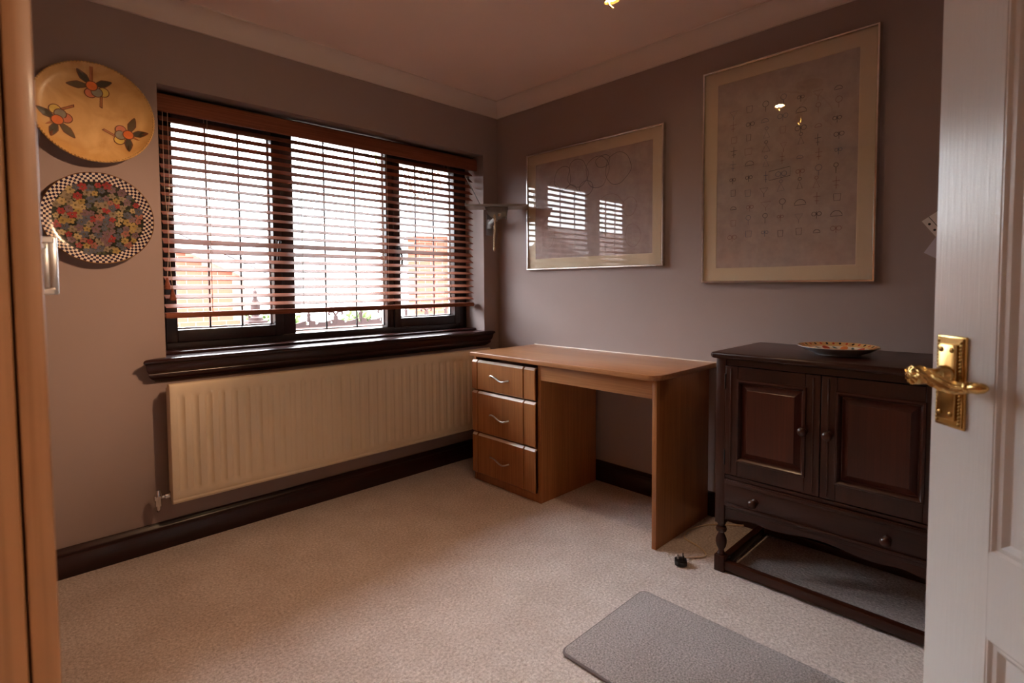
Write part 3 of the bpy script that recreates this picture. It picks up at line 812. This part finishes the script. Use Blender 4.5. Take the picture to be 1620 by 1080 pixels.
# ================================================================== TV BRACKET IN THE CORNER
tb = empty('wall_bracket', (-.085, 0, 1.60), 'grey swivel wall bracket with an empty tray in the corner', 'bracket')
TC = Vector((-.195, -.200, 1.652))
def TT(c): return TC + RH*c.x + FH*c.y + Vector((0, 0, c.z))
box('mounting_plate', -.110, -.060, -.010, 0, 1.49, 1.63, STEEL, tb, .003)
bm = NB()
abox(bm, -.190, .190, -.110, .110, -.002, .002, .001, 1, TT)
abox(bm, -.190, .190, -.112, -.108, -.010, .004, .001, 1, TT)
abox(bm, -.194, -.188, -.110, .110, -.004, .012, .001, 1, TT)
abox(bm, .188, .200, -.11, .11, -.006, .002, .001, 1, TT)
build('tray', bm, STEELP, tb, 40)
bm = NB()
gp = [(-.075, -.004), (.075, -.004), (.060, -.062), (-.010, -.085), (-.050, -.050)]
aprism(bm, gp, lambda p: TT(Vector((p[0], -.035, p[1]))), lambda p: TT(Vector((p[0], -.030, p[1]))))
aprism(bm, gp, lambda p: TT(Vector((p[0], .030, p[1]))), lambda p: TT(Vector((p[0], .035, p[1]))))
abox(bm, .055, .066, -.035, .035, -.075, -.004, .002, 1, TT)
build('tilt_cradle', bm, STEEL, tb, 40)
bm = NB()
atube(bm, [(-.085, -.010, 1.565), (-.13, -.11, 1.585), tuple(TC+Vector((0, 0, -.045)))], .016, 12)
alathe(bm, [(.024, -.03), (.024, .03)], frame_T((-.085, -.020, 1.565), (0, 0, 1)), 16)
build('arm', bm, STEELP, tb, 40)
bm = NB()
alathe(bm, [(.012, 0), (.012, .02), (.008, .022)], frame_T(TT(Vector((.02, -.036, -.055))), tuple(-FH)), 12)
build('tilt_knob', bm, CHROME, tb, 40)
tube('aerial_rod', [TT(Vector((-.10, 0, .004))), TT(Vector((-.20, .0, .20)))], .003, STEEL, tb, 6)
# twisted cord hanging from the bracket
hx = TT(Vector((-.012, -.045, -.085)))
rp = empty('hanging_cord', tuple(hx), 'twisted beige cord dangling below the corner bracket', 'cord')
for ph in (0, PI):
    P = []
    for k in range(49):
        t = k/48; a = t*2*PI*7+ph; rr_ = .0055*(1-.2*t)
        P.append((hx.x+rr_*math.cos(a)+.004*math.sin(t*5), hx.y+rr_*math.sin(a), hx.z+.03-.205*t))
    tube('strand', P, .0030, ROPE, rp, 6)
bm = NB(); alathe(bm, [(0, .012), (.006, .008), (.008, 0), (.005, -.012), (0, -.018)], frame_T((hx.x-.003, hx.y, hx.z-.185), (0, 0, 1)), 10); build('knot', bm, ROPE, rp, 50)

# ================================================================== PAPERS PINNED BEHIND THE DOOR
def sheet(name, cy, cz, wy, hz, rot, x, mat, label, holes=False):
    root = empty(name, (x, cy, cz), label, 'paper')
    def X(p, xx): return (xx, cy + p[0]*math.cos(rot)-p[1]*math.sin(rot), cz + p[0]*math.sin(rot)+p[1]*math.cos(rot))
    bm = NB()
    aprism(bm, [(-wy/2, -hz/2), (wy/2, -hz/2), (wy/2, hz/2), (-wy/2, hz/2)], lambda p: X(p, x), lambda p: X(p, x-.0012))
    build('sheet', bm, mat, root)
    if holes:
        for k in range(3):
            bm = NB(); q = X((wy/2-.012, -hz/2+.02+.028*k), x-.0012)
            alathe(bm, [(.0045, 0), (.0045, .0004), (0, .0004)], frame_T(q, (-1, 0, 0)), 12); build('punched_hole', bm, DARK, root)
        bm = NB(); a0, a1 = X((wy/2-.026, -hz/2), x-.0016), X((wy/2-.026, hz/2), x-.0016); atube(bm, [a0, a1], .0012, 5); build('fold_line', bm, DARK, root)
    return root
sheet('paper_note', -2.452, 1.378, .12, .10, -.62, -.001, PAPER, 'punched white paper note pinned to wall, upper of two', True)
sheet('paper_note', -2.446, 1.285, .085, .10, .55, -.004, PAPERL, 'pale lilac paper card pinned to wall, lower of two')

# ================================================================== PLUG, CABLE, RUG
pg = empty('power_plug', (-.549, -1.689, 0), 'black three pin plug lying pins up on the carpet', 'plug')
a = .6
def PT(c): return Vector((-.549+c.x*math.cos(a)-c.y*math.sin(a), -1.689+c.x*math.sin(a)+c.y*math.cos(a), c.z))
bm = NB()
po = [(-.024, -.010), (-.016, -.024), (.016, -.024), (.024, -.010), (.024, .012), (.014, .024), (-.014, .024), (-.024, .012)]
aprism(bm, po, lambda p: PT(Vector((p[0], p[1], .002))), lambda p: PT(Vector((p[0], p[1], .024))))
bmesh.ops.bevel(bm, geom=bm.edges[:], offset=.0035, segments=2, affect='EDGES', profile=.5)
build('plug_body', bm, BLACK, pg, 40)
for px_, py_, w_, d_ in ((0, .011, .004, .008), (-.011, -.010, .0065, .004), (.011, -.010, .0065, .004)):
    bm = NB(); abox(bm, px_-w_/2, px_+w_/2, py_-d_/2, py_+d_/2, .023, .034, .0005, 1, PT); abox(bm, px_-w_/2, px_+w_/2, py_-d_/2, py_+d_/2, .034, .044, .0005, 1, PT)
    build('pin', bm, BLACK if py_ < 0 else SATIN, pg, 40)
cbl = tube('power_cable', smoothpath([(-.522, -1.690, .012), (-.482, -1.691, .006), (-.429, -1.729, .004), (-.393, -1.720, .004), (-.362, -1.673, .004), (-.336, -1.600, .004), (-.307, -1.578, .004), (-.246, -1.566, .004), (-.178, -1.580, .004), (-.110, -1.62, .004), (-.06, -1.68, .004), (-.034, -1.735, .012)]), .0032, CABLE, None, 8, origin=(-.3, -1.65, 0))
cbl.name = 'power_cable'; tag(cbl, 'thin cream flex curling from the plug behind the cabinet leg', 'cable')
# rug: aligned to the walls, far corner at (-.837,-1.694)
rg = empty('rug', (-1.06, -2.3, 0), 'short grey pile rug lying on the beige carpet', 'rug')
def rrect(x0, x1, y0, y1, r, n=6):
    out = []
    for cx, cy, a0 in ((x1-r, y1-r, 0), (x0+r, y1-r, PI/2), (x0+r, y0+r, PI), (x1-r, y0+r, 1.5*PI)):
        for k in range(n+1):
            t = a0+(PI/2)*k/n; out.append((cx+r*math.cos(t), cy+r*math.sin(t)))
    return out
bm = NB(); aprism(bm, rrect(-1.298, -.832, -2.50, -1.690, .022), lambda p: (p[0], p[1], .0005), lambda p: (p[0], p[1], .012))
bmesh.ops.bevel(bm, geom=[e for e in bm.edges if e.verts[0].co.z > .01 and e.verts[1].co.z > .01], offset=.004, segments=2, affect='EDGES', profile=.5)
build('pile', bm, RUG, rg, 40)
tube('binding', [(x, y, .0055) for x, y in rrect(-1.300, -.830, -2.502, -1.688, .024)], .005, RUGE, rg, 8, True)

# ================================================================== WARDROBE (left edge)
wd = empty('wardrobe', (-2.8, -1.6, 0), 'light oak wardrobe with bar handles at the left', 'wardrobe')
WX, WY0, WY1, WZ = -2.4945, -2.14, -1.09, 2.24
WT_ = .019
bm = NB()
abox(bm, XL+.002, WX-WT_-.002, WY0, WY0+.018, 0, WZ, .001, 1); abox(bm, XL+.002, WX-WT_-.002, WY1-.018, WY1, 0, WZ, .001, 1)
abox(bm, XL+.002, WX-WT_-.002, WY0+.018, WY1-.018, WZ-.018, WZ); abox(bm, XL+.002, WX-.06, WY0+.018, WY1-.018, .06, .078)
abox(bm, XL+.002, XL+.01, WY0+.018, WY1-.018, .06, WZ); abox(bm, WX-.06, WX-.045, WY0+.018, WY1-.018, 0, .06)
build('carcass', bm, WARD, wd, 40)
ym = (WY0+WY1)/2
for y0, y1, hy in ((WY0, ym-.0015, -1.690), (ym+.0015, WY1, -1.540)):
    d = box('door', WX-WT_, WX, y0, y1, .065, WZ, WARD, wd, .002)
    hx0 = WX+.041
    z0, z1 = 1.140, 1.226
    bm = NB()
    abox(bm, hx0-.010, hx0, hy-.004, hy+.004, z0, z1, .002); abox(bm, WX, hx0-.004, hy-.006, hy+.006, z0, z0+.010, .0015, 1); abox(bm, WX, hx0-.004, hy-.006, hy+.006, z1-.010, z1, .0015, 1)
    build('handle', bm, SATIN, d, 40)

# ================================================================== DOOR (right edge)
dr = empty('door_1', tuple(CAM.xy + FH.xy*.13 + RH.xy*.715) + (0,), 'open white panelled door with brass lever handle', 'door', kind='structure')
def DT(c):   # c.x: from latch edge towards the hinge, c.y: out of the visible face, c.z: height
    p = CAM + FH*(.886-c.x) + RH*(.695-c.y); p.z = c.z; return p
DWd, DH_ = .76, 1.985
bm = NB()
st, mu = .118, .10
zz = [(.012, .225), (.624, .753), (1.62, 1.72), (1.90, DH_)]
abox(bm, 0, st, -.038, 0, .012, DH_, .0015, 1, DT); abox(bm, DWd-st, DWd, -.038, 0, .012, DH_, .0015, 1, DT)
for a, b_ in zz: abox(bm, st-.001, DWd-st+.001, -.0379, -.0001, a, b_, 0, 1, DT)
abox(bm, DWd/2-mu/2, DWd/2+mu/2, -.0378, -.0002, .2, 1.93, 0, 1, DT)
build('leaf', bm, WHITE, dr, 30)
def dpanel(s0, s1, z0, z1):
    bm = NB()
    def rc(i, n): return [bm.verts.new(DT(Vector(c))) for c in ((s0+i, n, z0+i), (s1-i, n, z0+i), (s1-i, n, z1-i), (s0+i, n, z1-i))]
    Ls = [rc(-.002, -.001), rc(.002, -.001), rc(.006, -.005), rc(.012, -.006), rc(.018, -.011), (rc(.020, -.012)), rc(.034, -.012), rc(.060, -.006), rc(.064, -.0055)]
    for p, q in zip(Ls, Ls[1:]):
        for k in range(4): bm.faces.new([p[k], p[(k+1) % 4], q[(k+1) % 4], q[k]])
    bm.faces.new(Ls[-1])
    bk = rc(-.002, -.032)
    for k in range(4): bm.faces.new([bk[k], bk[(k+1) % 4], Ls[0][(k+1) % 4], Ls[0][k]])
    bm.faces.new(bk)
    build('panel', bm, WHITE, dr, 25)
for a, b_ in ((.225, .624), (.753, 1.62), (1.72, 1.90)):
    dpanel(st, DWd/2-mu/2, a, b_); dpanel(DWd/2+mu/2, DWd-st, a, b_)
# handle plate
PS0, PS1, PZ0, PZ1 = .014, .071, .920, 1.066
bm = NB()
abox(bm, PS0, PS1, 0, .004, PZ0, PZ1, .0015, 2, DT)
abox(bm, PS0+.003, PS1-.003, .004, .0065, PZ0+.003, PZ1-.003, .001, 1, DT)
hp = build('handle_plate', bm, BRASS, dr, 40)
bm = NB()
abox(bm, PS0+.011, PS1-.011, .006, .0115, PZ0+.013, PZ1-.013, .002, 2, DT)
build('raised_centre', bm, BRASS, hp, 40)
bm = NB()
k = 0
z = PZ0+.008
while z < PZ1-.006:
    for s_ in (PS0+.0070, PS1-.0070):
        alathe(bm, [(.0026, 0), (.0022, .0015), (0, .0024)], frame_T(DT(Vector((s_, .0062, z))), tuple(-RH)), 8)
    z += .0056
build('beading', bm, BRASSD, hp, 50)
for s_ in (PS0+.018, PS1-.018):
    for z_ in (PZ0+.022, PZ1-.022):
        bm = NB(); alathe(bm, [(.0042, 0), (.0042, .0008), (.003, .0014), (0, .0016)], frame_T(DT(Vector((s_, .0115, z_))), tuple(-RH)), 12); build('screw', bm, BRASSD, hp, 40)
# lever: neck, fluted boss, rope twist, acorn tip
SX, LZ = .0425, 1.0035
bm = NB()
alathe(bm, [(.016, .011), (.0155, .016), (.0115, .022), (.0105, .034), (.0125, .044), (.0145, .052), (.0155, .060), (.0145, .066), (.009, .069), (0, .0695)], lambda c: DT(Vector((SX+c.x, c.z, LZ+c.y))), 24)
lv = build('lever', bm, BRASS, dr, 50)
bm = NB()
for k in range(12):
    a = 2*PI*k/12
    atube(bm, [DT(Vector((SX+.0075*math.cos(a), .0690, LZ+.0075*math.sin(a)))), DT(Vector((SX+.0135*math.cos(a), .0665, LZ+.0135*math.sin(a))))], .0017, 5)
build('fluted_boss', bm, BRASS, lv, 50)
axis = smoothpath([(SX-.004, .058, LZ+.004), (SX+.018, .058, LZ+.003), (SX+.040, .055, LZ-.004), (SX+.064, .050, LZ-.008), (SX+.084, .047, LZ-.004)], 10)
bm = NB()
rings = []
nA = len(axis)
for i, p in enumerate(axis):
    t = i/(nA-1); rad = .0115*(1-.38*t); tw = t*3.6
    ring = []
    for k in range(28):
        a = 2*PI*k/28; rr_ = rad*(1+.20*math.cos(6*a+tw*3.4))
        # section plane is spanned by the out (y) and up (z) axes
        ring.append(bm.verts.new(DT(Vector((p[0]+rr_*.1*math.cos(a), p[1]+rr_*math.cos(a), p[2]+rr_*math.sin(a))))))
    rings.append(ring)
for a_, b_ in zip(rings, rings[1:]):
    for k in range(28): bm.faces.new([a_[k], a_[(k+1) % 28], b_[(k+1) % 28], b_[k]])
bm.faces.new(rings[0]); bm.faces.new(rings[-1])
build('rope_twist', bm, BRASS, lv, 60)
bm = NB()
e = axis[-1]
alathe(bm, [(.0065, -.003), (.0090, 0), (.0090, .003), (.0070, .005), (.0085, .010), (.0088, .016), (.0070, .024), (.0035, .030), (0, .032)], lambda c: DT(Vector((e[0]+c.z*.98, e[1]+c.x-c.z*.05, e[2]+c.y+c.z*.12))), 18)
build('acorn_tip', bm, BRASS, lv, 50)

# ================================================================== CEILING SPOTLIGHT FITTING
BULB = emit('halogen_bulb', (1.0, .74, .42, 1), 60)
fit = empty('ceiling_spotlight', (-1.12, -1.64, ZC), 'polished brass three arm ceiling spotlight', 'light')
bm = NB()
alathe(bm, [(.0, 0), (.075, 0), (.075, -.010), (.066, -.020), (.03, -.026), (.014, -.030), (.012, -.055), (.02, -.062), (.02, -.075), (0, -.08)], frame_T((-1.12, -1.64, ZC), (0, 0, 1)), 32)
build('ceiling_rose', bm, BRASS, fit, 40)
heads = [((-.865, -1.560, 2.222), (-.45, -1.75, .0), .35, 78), ((-1.225, -1.735, 2.180), (-2.42, .05, 1.12), 2.9, 46), ((-1.33, -1.52, 2.245), (-2.2, -1.0, .3), .9, 85)]
for i, (hp_, aim, pw, cone) in enumerate(heads):
    hp_ = Vector(hp_); aim = Vector(aim); dvec = (aim-hp_).normalized()
    tube('arm', smoothpath([(-1.12, -1.64, ZC-.068), ((-1.12+hp_.x)/2, (-1.64+hp_.y)/2, ZC-.075), (hp_.x, hp_.y, hp_.z+.055), (hp_.x, hp_.y, hp_.z+.022)], 6), .005, BRASS, fit, 8)
    bm = NB()
    T = frame_T(hp_, tuple(dvec))
    alathe(bm, [(0, -.034), (.010, -.033), (.016, -.026), (.020, -.008), (.029, .020), (.031, .030), (.029, .031), (.026, .022), (.018, .004)], T, 24, False)
    sh = build('spot_head', bm, BRASS, fit, 50)
    bm = NB(); alathe(bm, [(.0255, .021), (.018, .0225), (0, .0235)], T, 20, False); build('bulb_lens', bm, BULB, sh)
    kp = hp_ - Vector((0, 0, .020))
    tube('adjuster', smoothpath([hp_+Vector((.0, 0, -.012)), hp_+Vector((-.006, .006, -.030)), hp_+Vector((-.004, .004, -.046)), hp_+Vector((.006, -.006, -.058))]), [.0035]*25, BRASS, sh, 8)
    ld = bpy.data.lights.new('halogen_beam', 'SPOT'); ld.energy = LAMP_W*pw; ld.color = (1.0, .60, .35)
    ld.spot_size = math.radians(cone); ld.spot_blend = 1.0; ld.shadow_soft_size = .025
    lo = bpy.data.objects.new('halogen_beam', ld); COL.objects.link(lo)
    lo.location = hp_ + dvec*.036; lo.rotation_euler = dvec.to_track_quat('-Z', 'Y').to_euler()

# unseen fill lamp added on the landing to brighten the wardrobe end
pd = empty('added_landing_lamp', (-1.76, -3.95, ZC), 'unseen fill lamp added on the landing beyond the doorway', 'light')
tube('flex', [(-1.76, -3.95, ZC), (-1.76, -3.95, 2.12)], .004, CABLE, pd, 6)
bm = NB(); alathe(bm, [(.05, 2.12), (.06, 2.12), (.14, 1.94), (.138, 1.94), (.058, 2.118)], frame_T((-1.76, -3.95, 0), (0, 0, 1)), 28, False); build('shade', bm, PAPER, pd, 40)
bm = NB(); alathe(bm, [(0, -.03), (.02, -.024), (.03, 0), (.02, .028), (.012, .04), (0, .05)], frame_T((-1.76, -3.95, 2.02), (0, 0, 1)), 16, False); build('bulb', bm, BULB, pd, 60)
ld = bpy.data.lights.new('added_landing_light', 'POINT'); ld.energy = LANDING_FILL_W; ld.color = (1.0, .74, .50); ld.shadow_soft_size = .05
lo = bpy.data.objects.new('added_landing_light', ld); COL.objects.link(lo); lo.location = (-1.76, -3.95, 1.95)

# ================================================================== OUTSIDE
BRICKM = paint('red_brick', lin((124, 54, 36)), .9, .15, 6, .2, 60)
MORTAR = paint('mortar', lin((126, 112, 100)), .95, .08, 20)
BARGE = paint('white_bargeboard', lin((240, 240, 238)), .5)
TILE = paint('grey_roof_tile', lin((110, 102, 106)), .8, .15, 6)
TILEB = paint('brown_roof_tile', lin((70, 50, 44)), .8, .2, 8)
CREST = paint('terracotta_crest', lin((52, 30, 27)), .8, .15, 30)
GRASS = paint('pale_paving', lin((176, 176, 170)), .95, .1, 2)
LEAFM = paint('shrub_leaf', lin((86, 104, 52)), .7, .3, 3); BARK = paint('tree_bark', lin((88, 74, 66)), .9, .2, 10)
GZ = -2.75
tag(box('garden_ground', -30, 40, WT+.2, 60, GZ-.2, GZ, GRASS), 'pale paved ground outside below the window', 'paving', kind='structure')
tag(box('trim_3', -3.2, .3, WT, .74, 2.10, 2.16, BARGE), 'pale eaves soffit above the window outside', 'eaves', kind='structure')
bme = bpy.data.meshes.new('brick'); t = NB(); abox(t, -.1075, .1075, -.006, .0, -.0325, .0325, .002, 1); bmesh.ops.recalc_face_normals(t, faces=t.faces); t.to_mesh(bme); t.free(); bme.materials.append(BRICKM)
def bricks(par, x0, x1, z0, z1, y, top=None):
    j = 0; z = z0
    while z < z1:
        x = x0 + (.1125 if j % 2 else 0)
        while x < x1-.05:
            if x+.1075 <= x1+.02 and (top is None or z+.06 < top(x+.1075)):
                o = bpy.data.objects.new('brick', bme); COL.objects.link(o); o.parent = par
                o.location = Vector((x, y, z)) - OFF[par]
            x += .225
        z += .075; j += 1
# left house: gable facing us
HY = 7.0
h1 = empty('neighbour_house', (-2.0, HY, GZ), 'red brick gabled house seen through the left pane', 'house')
ex, ez, slope, pk = .56, 1.37, .43, -3.2
ztop = lambda x: ez + (min(ex-x, x-(2*pk-ex)))*slope
bm = NB(); aprism(bm, [(ex, GZ), (ex, ez), (pk, ztop(pk)), (2*pk-ex, ez), (2*pk-ex, GZ)], lambda p: (p[0], HY, p[1]), lambda p: (p[0], HY+6, p[1]))
build('house_wall', bm, MORTAR, h1)
bricks(h1, -.75, ex, .25, 2.2, HY, ztop)
for sg in (1, -1):
    f = lambda x: pk+(x-pk)*sg
    e2 = ex+.32
    bm = NB(); aprism(bm, [(e2, ez-.32*slope-.08), (e2, ez-.32*slope+.13), (pk, ztop(pk)+.26), (pk, ztop(pk)+.05)], lambda p: (f(p[0]), HY-.16, p[1]), lambda p: (f(p[0]), HY-.12, p[1])); build('bargeboard', bm, BARGE, h1)
    bm = NB(); aprism(bm, [(e2+.05, ez-.36*slope+.14), (e2+.05, ez-.36*slope+.20), (pk, ztop(pk)+.33), (pk, ztop(pk)+.27)], lambda p: (f(p[0]), HY-.22, p[1]), lambda p: (f(p[0]), HY+6.2, p[1])); build('roof_slope', bm, TILE, h1)
# right house
h2 = empty('neighbour_house', (3.38, 6.3, GZ), 'red brick house with pale roof seen through the right pane', 'house')
Y2, X2 = 6.3, 3.38
bm = NB(); abox(bm, X2, 10, Y2, Y2+6, GZ, 2.16); build('house_wall', bm, MORTAR, h2)
bricks(h2, X2+.11, 4.85, .25, 2.14, Y2)
bm = NB(); abox(bm, X2-.3, 10.3, Y2-.32, Y2-.28, 2.13, 2.32); abox(bm, X2-.3, 10.3, Y2-.30, Y2, 2.13, 2.16); build('fascia', bm, BARGE, h2)
bm = NB(); aprism(bm, [(Y2-.36, 2.32), (Y2-.36, 2.38), (Y2+3, 4.0), (Y2+6.36, 2.38), (Y2+6.36, 2.32), (Y2+3, 3.92)], lambda p: (X2-.35 if abs(p[0]-Y2-3) > .1 else X2+1.6, p[0], p[1]), lambda p: (10.35, p[0], p[1])); build('roof_slope', bm, TILE, h2)
for wx in (5.4, 7.6):
    wn = box('window', wx, wx+1.1, Y2-.03, Y2+.02, .4, 1.5, BARGE, h2); box('pane', wx+.08, wx+1.02, Y2-.035, Y2-.031, .48, 1.42, DARK, wn)
h2.rotation_euler = (0, 0, math.radians(-33))
# far left house, reflected in the picture glass
h3 = empty('neighbour_house', (-12, 4.5, GZ), 'brown roofed brick house beyond the garden to the left', 'house')
bm = NB(); abox(bm, -16, -8.4, 4.5, 9, GZ, .7); build('house_wall', bm, BRICKM, h3)
bm = NB(); aprism(bm, [(4.1, .65), (4.1, .75), (6.75, 2.7), (9.4, .75), (9.4, .65), (6.75, 2.6)], lambda p: (-16.4, p[0], p[1]), lambda p: (-8.1, p[0], p[1])); build('roof_slope', bm, TILEB, h3)
# porch roof with ornamental crest tiles on its ridge
YP, ZP = 1.44, .830
pr_ = empty('porch_roof', (-.3, YP, ZP-.6), 'small porch roof with ornate terracotta ridge cresting outside', 'roof')
for sg in (1, -1):
    bm = NB(); aprism(bm, [(0, 0), (.85, -.62), (.85, -.57), (0, .05)], lambda p: (-1.15, YP+sg*p[0], ZP-.05+p[1]), lambda p: (1.9, YP+sg*p[0], ZP-.05+p[1])); build('roof_slope', bm, TILEB, pr_)
def crest_mesh():
    bm = NB(); Lc = .45
    # base band with a scalloped upper edge, pierced by round holes, and two finials: plain spike and double hook
    N = 48; low = []
    def top(t):
        a = abs(math.sin(PI*(t*2)))
        return .030 + .020*abs(math.cos(PI*t*2))**2.2
    holes = [(.0625, .028, .013), (.1875, .026, .010), (.3125, .026, .010), (.4375, .028, .013)]
    P = [(-Lc/2, -.03)] + [(-Lc/2+Lc*k/N, top(k/N)) for k in range(N+1)] + [(Lc/2, -.03)]
    # build band as columns of quads, leaving the holes open
    M = 60; zs_ = 12
    def inside(x, z):
        xx = x+Lc/2
        return any((xx-hx_)**2+(z-hz_)**2 < hr_**2 for hx_, hz_, hr_ in holes)
    for i in range(M):
        t0, t1 = i/M, (i+1)/M
        for j in range(zs_):
            za0 = -.03+(top(t0)+.03)*j/zs_; za1 = -.03+(top(t0)+.03)*(j+1)/zs_
            zb0 = -.03+(top(t1)+.03)*j/zs_; zb1 = -.03+(top(t1)+.03)*(j+1)/zs_
            if inside(-Lc/2+Lc*(t0+t1)/2, (za0+zb1)/2): continue
            x0, x1 = -Lc/2+Lc*t0, -Lc/2+Lc*t1
            bm.faces.new([bm.verts.new(c) for c in ((x0, -.009, za0), (x1, -.009, zb0), (x1, -.009, zb1), (x0, -.009, za1))])
    bmesh.ops.remove_doubles(bm, verts=bm.verts, dist=1e-5)
    r = bmesh.ops.extrude_face_region(bm, geom=bm.faces[:])
    for v in [g for g in r['geom'] if isinstance(g, bmesh.types.BMVert)]: v.co.y += .018
    # plain spike
    aprism(bm, [(-.225, .04), (-.213, .045), (-.215, .085), (-.207, .095), (-.219, .105), (-.225, .118)], lambda p: (p[0], -.008, p[1]), lambda p: (p[0], .008, p[1]))
    aprism(bm, [(.225, .04), (.213, .045), (.215, .085), (.207, .095), (.219, .105), (.225, .118)], lambda p: (p[0], -.008, p[1]), lambda p: (p[0], .008, p[1]))
    # double hook
    aprism(bm, [(-.020, .04), (.020, .04), (.014, .080), (-.014, .080)], lambda p: (p[0], -.008, p[1]), lambda p: (p[0], .008, p[1]))
    for s in (1, -1):
        atube(bm, smoothpath([(0, 0, .082), (s*.022, 0, .108), (s*.048, 0, .112), (s*.060, 0, .096), (s*.050, 0, .084)]), .009, 6)
    return bm
t = crest_mesh(); bmesh.ops.recalc_face_normals(t, faces=t.faces)
cme = bpy.data.meshes.new('crest_tile'); t.to_mesh(cme); t.free(); cme.materials.append(CREST)
x = -.955
while x < 1.85:
    o = bpy.data.objects.new('crest_tile', cme); COL.objects.link(o); o.parent = pr_
    o.location = Vector((x, YP, ZP)) - OFF[pr_]; x += .452
bm = NB()
abox(bm, -1.20, -1.06, YP-.06, YP+.06, ZP-.08, ZP+.07, .006)
alathe(bm, [(.05, .06), (.05, .09), (.028, .10), (.022, .13), (.036, .16), (.030, .20), (.014, .24), (.02, .26), (.014, .285), (0, .31)], frame_T((-1.13, YP, ZP), (0, 0, 1)), 16)
build('end_finial', bm, CREST, pr_, 40)
# shrubs and tree
def leaves(bm, cx, cy, cz, rx, ry, rz, n, s, rd_):
    for _ in range(n):
        while True:
            p = Vector((rd_.uniform(-1, 1), rd_.uniform(-1, 1), rd_.uniform(-1, 1)))
            if .35 < p.length < 1: break
        c = Vector((cx+p.x*rx, cy+p.y*ry, cz+p.z*rz)); u = Vector((rd_.gauss(0, 1), rd_.gauss(0, 1), rd_.gauss(0, 1))).normalized(); v = u.orthogonal().normalized(); w_ = u.cross(v)
        bm.faces.new([bm.verts.new(c+q) for q in (v*s, w_*s*.45, -v*s, -w_*s*.45)])
rdm = random.Random(5)
def shrub(name, x, y, zc, rx, rz, n, label):
    root = empty(name, (x, y, GZ), label, 'shrub')
    bm = NB(); leaves(bm, x, y, zc, rx, rx, rz, n, .10, rdm); build('foliage', bm, LEAFM, root)
    tube('stem', [(x, y, GZ), (x+.05, y, (GZ+zc)/2), (x, y, zc)], [.06, .05, .02], BARK, root, 8)
shrub('garden_shrub', .95, 6.2, -.2, .45, .95, 1400, 'leafy green shrub beside the brick gable end')
shrub('garden_shrub', 2.55, 6.8, -.1, .45, .8, 1400, 'leafy green shrub in front of the pale roofed house')
shrub('garden_shrub', 2.3, 11.5, -.5, .9, 1.0, 1600, 'distant round green shrub beyond the porch cresting')
tr = empty('garden_tree', (4.6, 9.0, GZ), 'sparse tree rising above the roof outside', 'tree')
bm = NB(); tips = []
def branch(p, d, L_, r_, dep):
    q = p+d*L_; mid = p+d*L_*.5+Vector((rdm.uniform(-1, 1), rdm.uniform(-1, 1), rdm.uniform(-1, 1)))*L_*.08
    atube(bm, [p, mid, q], [r_, r_*.8, r_*.6], 5, cap=False)
    if dep == 0: tips.append(q); return
    for _ in range(3):
        nd = (d + Vector((rdm.uniform(-1, 1), rdm.uniform(-1, 1), rdm.uniform(-.5, .7)))*.75).normalized()
        branch(q, nd, L_*rdm.uniform(.55, .75), r_*.6, dep-1)
branch(Vector((9.6, 14.2, GZ)), Vector((0, 0, 1)), 4.2, .16, 5)
OFF[tr] = Vector((9.6, 14.2, GZ)); tr.location = OFF[tr]
build('trunk', bm, BARK, tr, 50)
bm = NB()
for q in tips:
    for _ in range(3): 
        c = q+Vector((rdm.gauss(0, .15), rdm.gauss(0, .15), rdm.gauss(0, .15))); u = Vector((rdm.gauss(0, 1), rdm.gauss(0, 1), rdm.gauss(0, 1))).normalized(); v = u.orthogonal().normalized(); w_ = u.cross(v)
        bm.faces.new([bm.verts.new(c+k_) for k_ in (v*.08, w_*.04, -v*.08, -w_*.04)])
build('foliage', bm, LEAFM, tr)
